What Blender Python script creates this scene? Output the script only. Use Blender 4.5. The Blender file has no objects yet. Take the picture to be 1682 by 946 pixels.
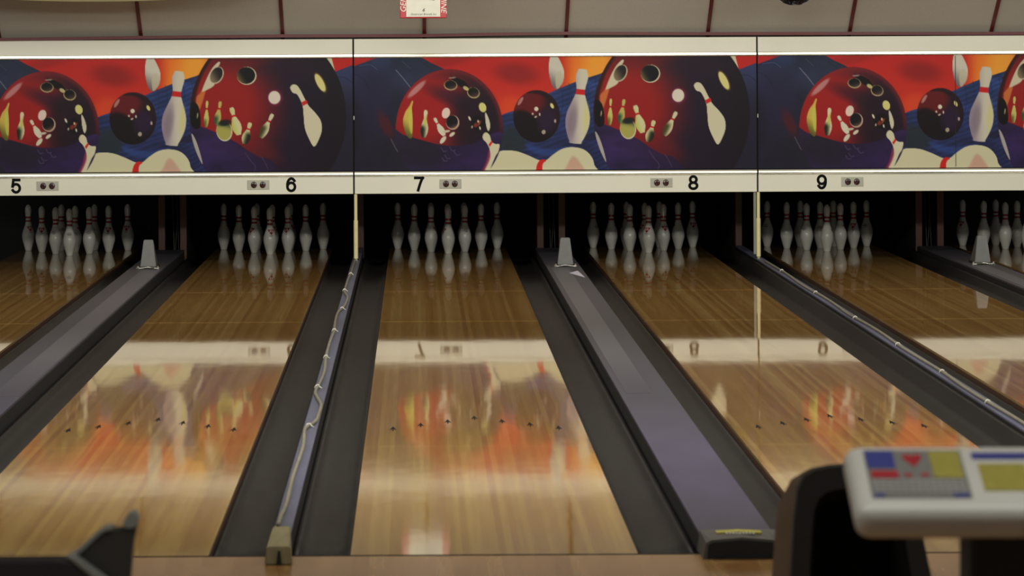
import bpy, bmesh, math, random
import numpy as np
from mathutils import Matrix, Vector

S = bpy.context.scene
random.seed(4)

# ------------------------------------------------------------------ camera, world, lights
F = 6397.0            # focal length in pixels of the 1682 px wide frame
VX, VY = 683.6, 50.0  # vanishing point of the lanes in the frame
H = 1.745             # eye height
D0 = 12.95            # eye to foul line
ROLL = 0.0053

cam = bpy.data.cameras.new('camera')
cam.sensor_width = 36.0
cam.sensor_fit = 'HORIZONTAL'
cam.lens = F * 36.0 / 1682.0
cam.shift_x = (841.0 - VX) / 1682.0
cam.shift_y = (VY - 473.0) / 1682.0
cam.clip_start = 0.1
cam.clip_end = 200
cam.dof.use_dof = True
cam.dof.focus_distance = 29.5
cam.dof.aperture_fstop = (cam.lens / 1000.0) / 0.0135
co = bpy.data.objects.new('camera', cam)
S.collection.objects.link(co)
co.matrix_world = Matrix.Translation((0, -D0, H)) @ Matrix.Rotation(math.radians(90), 4, 'X') @ Matrix.Rotation(-ROLL, 4, 'Z')
S.camera = co

wd = bpy.data.worlds.new('world')
S.world = wd
wd.use_nodes = True
bg = wd.node_tree.nodes['Background']
bg.inputs['Color'].default_value = (0.98, 1.0, 0.93, 1)
bg.inputs['Strength'].default_value = 0.21

def area_light(name, x, y, z, sx, sy, power, col=(0.98, 1.0, 0.92), rx=0.0):
    l = bpy.data.lights.new(name, 'AREA')
    l.shape = 'RECTANGLE'
    l.size = sx
    l.size_y = sy
    l.energy = power
    l.color = col
    o = bpy.data.objects.new(name, l)
    o.location = (x, y, z)
    o.rotation_euler = (rx, 0, 0)
    S.collection.objects.link(o)
    return o

# unseen ceiling lights over approach and lanes; hindmost row added to brighten the console
for yy, pw, tl in ((-7.2, 40, 0), (-2.5, 18, 35), (1.5, 195, 48), (7.0, 90, 30)):
    for xx in (-4.2, 0.9, 6.0):
        area_light('ceiling_fill_light', xx, yy, 3.20, 3.2, 0.35, pw, rx=math.radians(tl))

# an unseen row under the ceiling, added to brighten the masking units
for xx in (-3.0, -0.4, 2.2, 4.8):
    area_light('masking_fill_light', xx, 11.2, 3.1, 2.2, 0.6, 40, rx=math.radians(62))

S.view_settings.view_transform = 'Standard'
S.view_settings.look = 'None'
S.view_settings.gamma = 1.0
S.view_settings.use_curve_mapping = False
S.view_settings.exposure = -0.06

# ------------------------------------------------------------------ helpers
COL = S.collection

def lin(c):
    out = []
    for v in c[:3]:
        v = v / 255.0
        out.append(v / 12.92 if v <= 0.04045 else ((v + 0.055) / 1.055) ** 2.4)
    return tuple(out)

def W(px, py, D):
    """photo pixel + distance -> point in the room"""
    dx, dy = px - VX, py - VY
    xu = dx - ROLL * dy
    yu = dy + ROLL * dx
    return Vector((xu * D / F, D - D0, H - yu * D / F))

def sag(y):
    """the old lane bed dips a few centimetres towards the pin deck"""
    t = max(0.0, y) / 18.29
    return -0.028 * t - 0.019 * t * t

def mat(name, col, rough=0.5, metal=0.0, spec=0.5, noise=0.0, nscale=8.0, stretch=(1, 1, 1), coat=0.0):
    m = bpy.data.materials.new(name)
    m.use_nodes = True
    nt = m.node_tree
    b = nt.nodes['Principled BSDF']
    c = lin(col) + (1,)
    b.inputs['Base Color'].default_value = c
    b.inputs['Roughness'].default_value = rough
    b.inputs['Metallic'].default_value = metal
    b.inputs['Specular IOR Level'].default_value = spec
    b.inputs['Coat Weight'].default_value = coat
    if noise > 0:
        tc = nt.nodes.new('ShaderNodeTexCoord')
        mp = nt.nodes.new('ShaderNodeMapping')
        mp.inputs['Scale'].default_value = stretch
        n = nt.nodes.new('ShaderNodeTexNoise')
        n.inputs['Scale'].default_value = nscale
        n.inputs['Detail'].default_value = 4
        r = nt.nodes.new('ShaderNodeMapRange')
        r.inputs['From Min'].default_value = 0.3
        r.inputs['From Max'].default_value = 0.7
        r.inputs['To Min'].default_value = 1 - noise
        r.inputs['To Max'].default_value = 1 + noise
        mx = nt.nodes.new('ShaderNodeVectorMath')
        mx.operation = 'SCALE'
        mx.inputs[0].default_value = c[:3]
        nt.links.new(tc.outputs['Object'], mp.inputs['Vector'])
        nt.links.new(mp.outputs['Vector'], n.inputs['Vector'])
        nt.links.new(n.outputs['Fac'], r.inputs['Value'])
        nt.links.new(r.outputs['Result'], mx.inputs['Scale'])
        nt.links.new(mx.outputs['Vector'], b.inputs['Base Color'])
    return m

def wood(name, cols, board, rough, bump=0.0, lines=(), ior=1.5, seg=0.0, second=None, worn=False):
    """long boards running away from the viewer, each with its own tone"""
    m = bpy.data.materials.new(name)
    m.use_nodes = True
    nt = m.node_tree
    N, L = nt.nodes.new, nt.links.new
    b = nt.nodes['Principled BSDF']
    b.inputs['Roughness'].default_value = rough
    b.inputs['IOR'].default_value = ior
    b.inputs['Specular Tint'].default_value = (1, 0.95, 0.72, 1)
    geo = N('ShaderNodeNewGeometry')
    sep = N('ShaderNodeSeparateXYZ')
    L(geo.outputs['Position'], sep.inputs[0])
    def math_(op, a, bb=None, c=None):
        n = N('ShaderNodeMath')
        n.operation = op
        for i, v in enumerate((a, bb, c)):
            if v is None:
                continue
            if isinstance(v, (int, float)):
                n.inputs[i].default_value = v
            else:
                L(v, n.inputs[i])
        return n.outputs[0]
    q = math_('DIVIDE', sep.outputs['X'], board)
    fl = math_('FLOOR', q)
    wn = N('ShaderNodeTexWhiteNoise')
    if seg > 0:
        wn.noise_dimensions = '2D'
        off = N('ShaderNodeTexWhiteNoise')
        off.noise_dimensions = '1D'
        L(fl, off.inputs['W'])
        yy = math_('FLOOR', math_('ADD', math_('DIVIDE', sep.outputs['Y'], seg), math_('MULTIPLY', off.outputs['Value'], 7.0)))
        cb = N('ShaderNodeCombineXYZ')
        L(fl, cb.inputs[0])
        L(yy, cb.inputs[1])
        L(cb.outputs[0], wn.inputs['Vector'])
    else:
        wn.noise_dimensions = '1D'
        L(fl, wn.inputs['W'])
    def ramp_of(cc):
        rp = N('ShaderNodeValToRGB')
        el = rp.color_ramp.elements
        el[0].position = 0.0
        el[0].color = lin(cc[0]) + (1,)
        el[1].position = 1.0
        el[1].color = lin(cc[-1]) + (1,)
        for k, c in enumerate(cc[1:-1]):
            e = el.new((k + 1) / (len(cc) - 1))
            e.color = lin(c) + (1,)
        L(wn.outputs['Value'], rp.inputs['Fac'])
        return rp.outputs['Color']
    base = ramp_of(cols)
    if second:
        cc2, ya, yb = second
        mr = N('ShaderNodeMapRange')
        mr.inputs['From Min'].default_value = ya
        mr.inputs['From Max'].default_value = yb
        # the splice between the two woods staggers from board to board
        sy = math_('ADD', sep.outputs['Y'], math_('MULTIPLY', wn.outputs['Value'], 0.8))
        L(sy, mr.inputs['Value'])
        mx2 = N('ShaderNodeMix')
        mx2.data_type = 'RGBA'
        L(mr.outputs['Result'], mx2.inputs['Factor'])
        L(base, mx2.inputs[6])
        L(ramp_of(cc2), mx2.inputs[7])
        base = mx2.outputs[2]
    # grain
    mp = N('ShaderNodeMapping')
    mp.inputs['Scale'].default_value = (60, 2.0, 1)
    L(geo.outputs['Position'], mp.inputs['Vector'])
    gn = N('ShaderNodeTexNoise')
    gn.inputs['Scale'].default_value = 1.0
    gn.inputs['Detail'].default_value = 5
    L(mp.outputs[0], gn.inputs['Vector'])
    gr = N('ShaderNodeMapRange')
    gr.inputs['From Min'].default_value = 0.3
    gr.inputs['From Max'].default_value = 0.7
    gr.inputs['To Min'].default_value = 0.88
    gr.inputs['To Max'].default_value = 1.10
    L(gn.outputs['Fac'], gr.inputs['Value'])
    k = gr.outputs['Result']
    fr = math_('FRACT', q)
    edge = math_('LESS_THAN', math_('ABSOLUTE', math_('SUBTRACT', fr, 0.5)), 0.475)
    k = math_('MULTIPLY', k, math_('ADD', math_('MULTIPLY', edge, 0.16), 0.84))
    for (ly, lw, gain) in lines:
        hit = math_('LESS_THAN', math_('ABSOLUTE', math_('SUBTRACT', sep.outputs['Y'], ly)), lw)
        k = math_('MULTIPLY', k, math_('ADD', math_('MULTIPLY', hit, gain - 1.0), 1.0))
    sc = N('ShaderNodeVectorMath')
    sc.operation = 'SCALE'
    L(base, sc.inputs[0])
    L(k, sc.inputs['Scale'])
    L(sc.outputs['Vector'], b.inputs['Base Color'])
    if worn:
        # the finish is worn near the foul line, oiled and mirror-like further down
        wr = N('ShaderNodeMapRange')
        wr.inputs['From Min'].default_value = 3.0
        wr.inputs['From Max'].default_value = 12.0
        wr.inputs['To Min'].default_value = rough
        wr.inputs['To Max'].default_value = rough * 0.35
        L(sep.outputs['Y'], wr.inputs['Value'])
        L(wr.outputs['Result'], b.inputs['Roughness'])
    if bump > 0:
        mp2 = N('ShaderNodeMapping')
        mp2.inputs['Scale'].default_value = (4.0, 1.3, 1)
        L(geo.outputs['Position'], mp2.inputs['Vector'])
        bn = N('ShaderNodeTexNoise')
        bn.inputs['Scale'].default_value = 1.0
        bn.inputs['Detail'].default_value = 2.0
        L(mp2.outputs[0], bn.inputs['Vector'])
        bp = N('ShaderNodeBump')
        bp.inputs['Strength'].default_value = 1.0
        bp.inputs['Distance'].default_value = bump
        if worn:
            wb = N('ShaderNodeMapRange')
            wb.inputs['From Min'].default_value = 4.0
            wb.inputs['From Max'].default_value = 13.0
            wb.inputs['To Min'].default_value = 1.0
            wb.inputs['To Max'].default_value = 0.12
            L(sep.outputs['Y'], wb.inputs['Value'])
            L(wb.outputs['Result'], bp.inputs['Strength'])
        L(bn.outputs['Fac'], bp.inputs['Height'])
        L(bp.outputs['Normal'], b.inputs['Normal'])
    return m

def link(name, me, m, parent=None, smooth=False):
    me.name = name
    o = bpy.data.objects.new(name, me)
    COL.objects.link(o)
    if m is not None:
        me.materials.append(m)
    if smooth:
        for p in me.polygons:
            p.use_smooth = True
    if parent is not None:
        o.parent = parent
    return o

def bm_obj(name, bm, m, parent=None, smooth=False):
    bmesh.ops.recalc_face_normals(bm, faces=bm.faces)
    me = bpy.data.meshes.new(name)
    bm.to_mesh(me)
    bm.free()
    return link(name, me, m, parent, smooth)

def thing(name, label, cat, loc=(0, 0, 0), group=None, rotz=0.0):
    o = bpy.data.objects.new(name, None)
    o.empty_display_size = 0.05
    COL.objects.link(o)
    o.location = loc
    o.rotation_euler = (0, 0, rotz)
    return tag(o, label, cat, group)

def tag(o, label, cat, group=None, kind=None):
    o['label'] = label
    o['category'] = cat
    if group:
        o['group'] = group
    if kind:
        o['kind'] = kind
    return o

def struct(o):
    o['kind'] = 'structure'
    return o

def add_box(bm, x0, x1, y0, y1, z0, z1, bevel=0.0, seg=2):
    vs = [bm.verts.new(p) for p in ((x0, y0, z0), (x1, y0, z0), (x1, y1, z0), (x0, y1, z0), (x0, y0, z1), (x1, y0, z1), (x1, y1, z1), (x0, y1, z1))]
    fs = [bm.faces.new([vs[i] for i in f]) for f in ((0, 3, 2, 1), (4, 5, 6, 7), (0, 1, 5, 4), (1, 2, 6, 5), (2, 3, 7, 6), (3, 0, 4, 7))]
    if bevel > 0:
        es = list({e for f in fs for e in f.edges})
        bmesh.ops.bevel(bm, geom=es, offset=bevel, segments=seg, affect='EDGES', profile=0.5)

def box(name, m, parent, x0, x1, y0, y1, z0, z1, bevel=0.0, seg=2):
    bm = bmesh.new()
    add_box(bm, x0, x1, y0, y1, z0, z1, bevel, seg)
    return bm_obj(name, bm, m, parent)

def add_prism_xz(bm, pts, y0, y1, bevel=0.0):
    """polygon in x,z pushed from y0 to y1"""
    a = [bm.verts.new((p[0], y0, p[1])) for p in pts]
    b = [bm.verts.new((p[0], y1, p[1])) for p in pts]
    n = len(pts)
    fs = [bm.faces.new(a), bm.faces.new(b[::-1])]
    for i in range(n):
        fs.append(bm.faces.new((a[i], b[i], b[(i + 1) % n], a[(i + 1) % n])))
    if bevel > 0:
        bmesh.ops.recalc_face_normals(bm, faces=fs)
        es = list({e for f in fs for e in f.edges})
        bmesh.ops.bevel(bm, geom=es, offset=bevel, segments=2, affect='EDGES', profile=0.5)

def add_tube(bm, pts, r, n=8, cap=True):
    rings = []
    pts = [Vector(p) for p in pts]
    for i, p in enumerate(pts):
        t = (pts[min(i + 1, len(pts) - 1)] - pts[max(i - 1, 0)]).normalized()
        up = Vector((0, 0, 1)) if abs(t.z) < 0.9 else Vector((0, 1, 0))
        a = t.cross(up).normalized()
        b = a.cross(t).normalized()
        rr = r[i] if isinstance(r, (list, tuple)) else r
        rings.append([bm.verts.new(p + rr * (math.cos(2 * math.pi * k / n) * a + math.sin(2 * math.pi * k / n) * b)) for k in range(n)])
    for i in range(len(rings) - 1):
        for k in range(n):
            bm.faces.new((rings[i][k], rings[i][(k + 1) % n], rings[i + 1][(k + 1) % n], rings[i + 1][k]))
    if cap:
        bm.faces.new(rings[0][::-1])
        bm.faces.new(rings[-1])

def add_lathe(bm, prof, n=32, a0=0.0, a1=2 * math.pi, close=True, off=(0, 0, 0)):
    rings = []
    full = abs(a1 - a0 - 2 * math.pi) < 1e-6
    cnt = n if full else n + 1
    for (r, z) in prof:
        rings.append([bm.verts.new((off[0] + r * math.cos(a0 + (a1 - a0) * k / n), off[1] + r * math.sin(a0 + (a1 - a0) * k / n), off[2] + z)) for k in range(cnt)])
    for i in range(len(rings) - 1):
        for k in range(n):
            k2 = (k + 1) % cnt
            bm.faces.new((rings[i][k], rings[i][k2], rings[i + 1][k2], rings[i + 1][k]))
    if close and full:
        if prof[0][0] > 1e-5:
            bm.faces.new(rings[0][::-1])
        if prof[-1][0] > 1e-5:
            bm.faces.new(rings[-1])

def sweep_y(name, prof, y0, y1, m, parent=None, n=24, follow=True, smooth=False, closed=True):
    """cross-section in x,z carried along the lane, following its slight dip"""
    bm = bmesh.new()
    rows = []
    for i in range(n + 1):
        y = y0 + (y1 - y0) * i / n
        s = sag(y) if follow else 0.0
        rows.append([bm.verts.new((p[0], y, p[1] + s)) for p in prof])
    k = len(prof)
    lim = k if closed else k - 1
    for i in range(n):
        for j in range(lim):
            j2 = (j + 1) % k
            bm.faces.new((rows[i][j], rows[i][j2], rows[i + 1][j2], rows[i + 1][j]))
    if closed:
        bm.faces.new(rows[0][::-1])
        bm.faces.new(rows[-1])
    return bm_obj(name, bm, m, parent, smooth)

def numeral_mesh(body, hgt, wid, st, depth=0.001):
    """bold grotesque numerals drawn as strokes of even weight"""
    def arc(cx, cy, rx, ry, a0, a1, n=24):
        return [(cx + rx * math.cos(math.radians(a0 + (a1 - a0) * k / n)), cy + ry * math.sin(math.radians(a0 + (a1 - a0) * k / n))) for k in range(n + 1)]
    def glyph(ch):
        if ch == '7':
            return [([(-0.5, 0.5), (0.5, 0.5)], False), ([(0.5, 0.5)] + [(0.5 - 0.62 * t ** 0.75, 0.5 - t) for t in [k / 10 for k in range(1, 11)]], False)]
        if ch == '8':
            return [(arc(0, 0.25, 0.42, 0.25, 0, 360), True), (arc(0, -0.25, 0.5, 0.25, 0, 360), True)]
        if ch in '69':
            g = [(arc(0, -0.17, 0.5, 0.33, 0, 360), True), (arc(0.02, 0.0, 0.52, 0.5, 40, 180, 20) + [(-0.5, -0.12)], False)]
            return g if ch == '6' else [([(-x, -y) for x, y in p], c) for p, c in g]
        if ch == '5':
            return [([(0.42, 0.5), (-0.34, 0.5)], False), ([(-0.34, 0.5), (-0.45, -0.02)], False), (arc(0, -0.17, 0.5, 0.33, 148, -150, 28), False)]
        if ch == '0':
            return [(arc(0, 0, 0.48, 0.5, 0, 360, 32), True)]
        return [([(0.1, 0.5), (0.1, -0.5)], False), ([(0.1, 0.5), (-0.2, 0.28)], False)]
    bm = bmesh.new()
    pitch = wid * 1.45
    lift = 0.0
    for ci, ch in enumerate(body):
        ox = (ci - (len(body) - 1) / 2) * pitch
        for path, closed in glyph(ch):
            P = [Vector((ox + x * (wid - st), y * (hgt - st))) for x, y in path]
            if closed:
                P = P[:-1]
            n = len(P)
            rows = []
            for i in range(n):
                a = P[(i - 1) % n] if closed or i > 0 else P[i]
                b = P[(i + 1) % n] if closed or i < n - 1 else P[i]
                d = (b - a).normalized()
                nn = Vector((-d.y, d.x)) * st / 2
                e = Vector((0, 0))
                if not closed and i == 0:
                    e = -d * st / 2
                if not closed and i == n - 1:
                    e = d * st / 2
                q0, q1 = P[i] + nn + e, P[i] - nn + e
                rows.append([bm.verts.new((q.x, q.y, z)) for q, z in ((q0, depth + lift), (q1, depth + lift), (q1, 0), (q0, 0))])
            for i in range(n if closed else n - 1):
                r0, r1 = rows[i], rows[(i + 1) % n]
                for j in range(4):
                    bm.faces.new((r0[j], r0[(j + 1) % 4], r1[(j + 1) % 4], r1[j]))
            if not closed:
                bm.faces.new(rows[0][::-1])
                bm.faces.new(rows[-1])
            lift += 0.00005
    bmesh.ops.recalc_face_normals(bm, faces=bm.faces)
    me = bpy.data.meshes.new('numeral')
    bm.to_mesh(me)
    bm.free()
    return me

def text_mesh(body, size, depth=0.001, shear=0.0, bold=0.0):
    cu = bpy.data.curves.new('lettering', 'FONT')
    cu.body = body
    cu.size = size
    cu.extrude = depth
    cu.align_x = 'CENTER'
    cu.align_y = 'CENTER'
    cu.shear = shear
    cu.offset = bold
    o = bpy.data.objects.new('lettering', cu)
    COL.objects.link(o)
    bpy.context.view_layer.update()
    me = bpy.data.meshes.new_from_object(o.evaluated_get(bpy.context.evaluated_depsgraph_get()))
    bpy.data.objects.remove(o)
    bpy.data.curves.remove(cu)
    return me

# ------------------------------------------------------------------ materials
M = {}
LANE_A = [(150, 113, 55), (162, 127, 64), (138, 98, 48), (168, 134, 70), (144, 104, 50), (156, 120, 59)]
LANE_B = [(158, 118, 68), (168, 130, 78), (146, 104, 60), (174, 138, 84), (152, 110, 62), (164, 124, 72)]
M['lane'] = wood('lane_wood', LANE_A, 0.0245, 0.055, worn=True, bump=0.0007,
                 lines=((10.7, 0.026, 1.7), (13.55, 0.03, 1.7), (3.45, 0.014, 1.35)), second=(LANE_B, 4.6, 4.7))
M['approach'] = wood('approach_wood', [(150, 108, 64), (158, 116, 70), (142, 98, 56), (164, 124, 76)], 0.055, 0.22, seg=1.4)
M['gutter'] = mat('gutter_plastic', (28, 24, 24), 0.55, spec=0.25, noise=0.30, nscale=2.0, stretch=(8, 1.2, 8))
M['cap'] = mat('capping_grey_purple', (64, 57, 78), 0.5, noise=0.18, nscale=1.1, stretch=(3, 1.0, 1))
def fade_along(m, far, y0, y1):
    # the paint is purple near the foul line and worn to grey further down
    nt = m.node_tree
    b = nt.nodes['Principled BSDF']
    src = b.inputs['Base Color'].links[0].from_socket
    g = nt.nodes.new('ShaderNodeNewGeometry')
    sp = nt.nodes.new('ShaderNodeSeparateXYZ')
    r = nt.nodes.new('ShaderNodeMapRange')
    r.inputs['From Min'].default_value = y0
    r.inputs['From Max'].default_value = y1
    mx = nt.nodes.new('ShaderNodeMix')
    mx.data_type = 'RGBA'
    mx.inputs[7].default_value = lin(far) + (1,)
    nt.links.new(g.outputs['Position'], sp.inputs[0])
    nt.links.new(sp.outputs['Y'], r.inputs['Value'])
    nt.links.new(r.outputs['Result'], mx.inputs['Factor'])
    nt.links.new(src, mx.inputs[6])
    nt.links.new(mx.outputs[2], b.inputs['Base Color'])
fade_along(M['cap'], (58, 55, 62), 3.0, 7.5)
M['cap_light'] = mat('capping_worn_grey', (60, 55, 70), 0.45, noise=0.10, nscale=1.3, stretch=(3, 1.0, 1))
fade_along(M['cap_light'], (82, 79, 85), 5.3, 7.5)
M['cap_blue'] = mat('capping_slate_blue', (84, 84, 104), 0.5, noise=0.15, nscale=1.5, stretch=(3, 1.0, 1))
M['black'] = mat('black_paint', (14, 13, 14), 0.7, noise=0.2)
M['rubber'] = mat('black_rubber', (20, 18, 18), 0.6, noise=0.15)
M['lane_side'] = mat('lane_side_wood', (70, 44, 28), 0.5, noise=0.2, nscale=3, stretch=(1, 0.5, 20))
M['white'] = mat('masking_cream', (220, 214, 196), 0.35, noise=0.02, nscale=2)
M['chrome'] = mat('brushed_aluminium', (206, 202, 188), 0.28, metal=0.75, noise=0.05, nscale=1.5, stretch=(2, 1, 1))
M['number'] = mat('black_lettering', (10, 10, 12), 0.7, spec=0.1, noise=0.05)
M['plate'] = mat('indicator_plate_grey', (172, 168, 152), 0.3, noise=0.05)
M['plate_gloss'] = mat('indicator_plate_clear', (176, 172, 158), 0.08, coat=0.6, noise=0.03)
M['lens'] = mat('dark_red_lens', (52, 20, 22), 0.15, noise=0.15, coat=0.5)
M['pin'] = mat('pin_white', (226, 222, 212), 0.22, noise=0.05, nscale=9)
M['pin_red'] = mat('pin_stripe_red', (168, 26, 34), 0.3, noise=0.1)
M['pin_mark'] = mat('pin_black_mark', (34, 30, 32), 0.4, noise=0.1)
M['post'] = mat('post_cream', (214, 200, 150), 0.45, noise=0.06, nscale=6)
M['post_grey'] = mat('post_side_grey', (120, 116, 100), 0.5, noise=0.06)
M['kick'] = mat('kickback_dark', (32, 24, 20), 0.6, noise=0.25, nscale=5, stretch=(1, 1, 0.3))
M['kick_edge'] = mat('kickback_edge_wood', (84, 46, 24), 0.55, noise=0.25, nscale=10, stretch=(1, 1, 0.2))
M['wedge'] = mat('wedge_grey_metal', (84, 81, 78), 0.45, noise=0.12, nscale=18)
M['bolt'] = mat('bright_bolt', (210, 205, 195), 0.2, metal=1.0, noise=0.05)
M['wall'] = mat('sloped_panel_grey', (194, 188, 177), 0.7, noise=0.035, nscale=60)
M['red_trim'] = mat('batten_dark_red', (92, 22, 24), 0.5, noise=0.1)
M['cable'] = mat('conduit_grey', (128, 122, 104), 0.4, noise=0.15, nscale=10)
M['clip'] = mat('clear_clip', (200, 196, 184), 0.15, noise=0.05, coat=0.5)
M['block'] = mat('end_block_wood', (136, 124, 88), 0.55, noise=0.15, nscale=12, stretch=(4, 1, 1))
M['paper'] = mat('paper_pale_violet', (196, 190, 206), 0.7, noise=0.04)
M['sticker'] = mat('sticker_yellow', (178, 166, 66), 0.5, noise=0.12, nscale=40)
M['endcap'] = mat('end_cap_grey', (82, 78, 74), 0.5, noise=0.12)
M['arrow'] = mat('arrow_inlay_dark', (12, 10, 14), 0.6, spec=0.1, noise=0.1)
M['ceil'] = mat('ceiling_tile', (170, 165, 152), 0.8, noise=0.03)

# ------------------------------------------------------------------ measures of the lanes
PITCH = 3.038
LW = 0.957
CEN = {5: 0.2506 - PITCH, 6: -1.180, 7: 0.2506, 8: 1.858, 9: 0.2506 + PITCH, 10: 1.858 + PITCH}
YEND = 19.35          # end of the pin deck
YM = 29.3 - D0        # the masking units' plane
ORD = {5: 'under number 5 at far left', 6: 'under number 6', 7: 'under number 7', 8: 'under number 8', 9: 'under number 9', 10: 'at far right edge'}

# ------------------------------------------------------------------ setting
struct(box('floor', M['approach'], None, -9, 12, -16.0, -0.015, -0.25, 0.0))
struct(box('floor', M['black'], None, -9, 12, -0.015, 21.0, -0.45, -0.25))
struct(box('trim_1', M['arrow'], None, -9, 12, -0.015, 0.012, -0.2, 0.0004))
struct(box('wall_back', M['black'], None, -9, 12, 20.6, 20.75, -0.4, 1.2))
struct(box('ceiling', M['black'], None, -9, 12, YM + 0.12, 20.75, 1.05, 1.12))

# sloping grey panels above the masking units, rising towards the viewer
ZA, YA = 1.672, 29.42 - D0
SL = 0.59                              # rise per metre towards the viewer
ZB = 3.40
YB = YA - (ZB - ZA) / SL
bm = bmesh.new()
th = 0.06
vv = [bm.verts.new(p) for p in ((-9, YA, ZA), (12, YA, ZA), (12, YB, ZB), (-9, YB, ZB),
                                (-9, YA + 0.03, ZA + th), (12, YA + 0.03, ZA + th), (12, YB + 0.03, ZB + th), (-9, YB + 0.03, ZB + th))]
for f in ((0, 1, 2, 3), (4, 5, 6, 7), (0, 1, 5, 4), (1, 2, 6, 5), (2, 3, 7, 6), (3, 0, 4, 7)):
    bm.faces.new([vv[i] for i in f])
struct(bm_obj('wall_back_upper', bm, M['wall']))
struct(box('ceiling', M['ceil'], None, -9, 12, -16, YB + 0.02, ZB, ZB + 0.08))
nrm = Vector((0, -SL, -1)).normalized()
run = Vector((0, -1, SL)).normalized()
def batten(name, x, w=0.027):
    bm = bmesh.new()
    a = Vector((x, YA, ZA)) - run * 0.02
    b = Vector((x, YB, ZB))
    q = []
    for p in (a, b):
        for (dx, dn) in ((-w / 2, 0.0), (w / 2, 0.0), (w / 2, 0.012), (-w / 2, 0.012)):
            q.append(bm.verts.new(p + Vector((dx, 0, 0)) + nrm * dn))
    for f in ((0, 1, 2, 3), (4, 5, 6, 7), (0, 1, 5, 4), (1, 2, 6, 5), (2, 3, 7, 6), (3, 0, 4, 7)):
        bm.faces.new([q[i] for i in f])
    return struct(bm_obj(name, bm, M['red_trim']))
ti = 2
for k in range(-4, 9):
    x0 = (697.0 - VX) * (YA + D0) / F + k * 1.0675
    batten('trim_%d' % ti, x0)
    ti += 1
# bottom rail of the panels: a run of red strips, a little uneven like the photographed one
rail = [W(px, py, YA + D0 - 0.12) for px, py in ((-300, 69.5), (0, 67.5), (230, 64.2), (464, 61.6), (697, 61.0), (800, 58.8), (930, 57.2), (1161, 57.8), (1392, 57.5), (1625, 57.5), (1900, 57))]
bm = bmesh.new()
rw = []
for p in rail:
    rw.append([bm.verts.new((p.x, p.y - 0.012, p.z + 0.000)), bm.verts.new((p.x, p.y + 0.01, p.z + 0.000)), bm.verts.new((p.x, p.y + 0.01, p.z + 0.024)), bm.verts.new((p.x, p.y - 0.012, p.z + 0.024))])
for a, b in zip(rw[:-1], rw[1:]):
    for j in range(4):
        bm.faces.new((a[j], a[(j + 1) % 4], b[(j + 1) % 4], b[j]))
bm.faces.new(rw[0]); bm.faces.new(rw[-1])
struct(bm_obj('trim_%d' % ti, bm, M['red_trim']))

# ------------------------------------------------------------------ lanes
def lane(n):
    c = CEN[n]
    t = thing('bowling_lane', {5: 'long glossy wooden bowling lane under number 5, cut by left edge',
                               6: 'long glossy wooden bowling lane under number 6',
                               7: 'long glossy wooden bowling lane under number 7, centre of picture',
                               8: 'long glossy wooden bowling lane under number 8',
                               9: 'long glossy wooden bowling lane under number 9',
                               10: 'short visible stretch of glossy wooden lane at far right edge'}[n], 'lane', (c, 0, 0), 'wooden lanes side by side')
    h = LW / 2
    sweep_y('lane_bed', [(-h, 0.0), (h, 0.0), (h, -0.012), (-h, -0.012)], 0.012, YEND, M['lane'], t, n=60, smooth=False)
    for s in (-1, 1):
        a, b = sorted((s * h, s * (h - 0.03)))
        sweep_y('side_board', [(a, -0.0122), (b, -0.0122), (b, -0.10), (a, -0.10)], 0.012, YEND, M['lane_side'], t, n=24)
    # dart-shaped arrow inlays, the middle one furthest
    if n in (6, 7, 8):
        for k in range(-3, 4):
            x = k * 0.1215 + 0.003
            y = 4.66 - 0.155 * abs(k)
            z = sag(y) + 0.0006
            bm = bmesh.new()
            pts = [(x, y + 0.10), (x + 0.0155, y - 0.060), (x + 0.003, y - 0.02), (x + 0.003, y - 0.095), (x - 0.003, y - 0.095), (x - 0.003, y - 0.02), (x - 0.0155, y - 0.060)]
            lo = [bm.verts.new((p[0], p[1], sag(p[1]) - 0.002)) for p in pts]
            hi = [bm.verts.new((p[0], p[1], sag(p[1]) + 0.0006)) for p in pts]
            bm.faces.new(hi)
            for i in range(len(pts)):
                j = (i + 1) % len(pts)
                bm.faces.new((lo[i], lo[j], hi[j], hi[i]))
            bm_obj('arrow', bm, M['arrow'], t)
    return t
for n in (5, 6, 7, 8, 9, 10):
    lane(n)

# ------------------------------------------------------------------ gutters
def gutter(xl, xc, label, rim=-0.024):
    """xl = lane edge, xc = capping edge"""
    s = 1 if xc > xl else -1
    w = abs(xc - xl)
    P = [(0.002, -0.034), (0.012, -0.033), (0.018, -0.038), (0.03, -0.050), (0.22 * w, -0.057), (0.36 * w, -0.061), (0.5 * w, -0.062), (0.64 * w, -0.060), (0.78 * w, -0.054), (w - 0.030, -0.042), (w - 0.022, rim - 0.004), (w - 0.018, rim), (w - 0.002, rim)]
    top = [(xl + s * a, z) for a, z in P]
    bot = [(xl + s * a, z - 0.008) for a, z in P[::-1]]
    o = sweep_y('gutter', top + bot, 0.012, 18.28, M['gutter'], None, n=30, smooth=True)
    return tag(o, label, 'gutter', 'ball gutters beside the lanes')
NARROW = {'67': -0.461, '89': -0.461 + PITCH, '45': -0.461 - PITCH}
WIDE = {'56': 1.063 - PITCH, '78': 1.063, '910': 1.063 + PITCH}
hw, hn = 0.126, 0.032
h = LW / 2
gutter(CEN[5] - h, NARROW['45'] + hn, 'charcoal gutter left of the number 5 lane')
gutter(CEN[5] + h, WIDE['56'] - hw, 'charcoal gutter right of the number 5 lane')
gutter(CEN[6] - h, WIDE['56'] + hw, 'charcoal gutter left of the number 6 lane')
gutter(CEN[6] + h, NARROW['67'] - hn, 'charcoal gutter right of the number 6 lane')
gutter(CEN[7] - h, NARROW['67'] + hn, 'charcoal gutter left of the number 7 lane')
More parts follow.
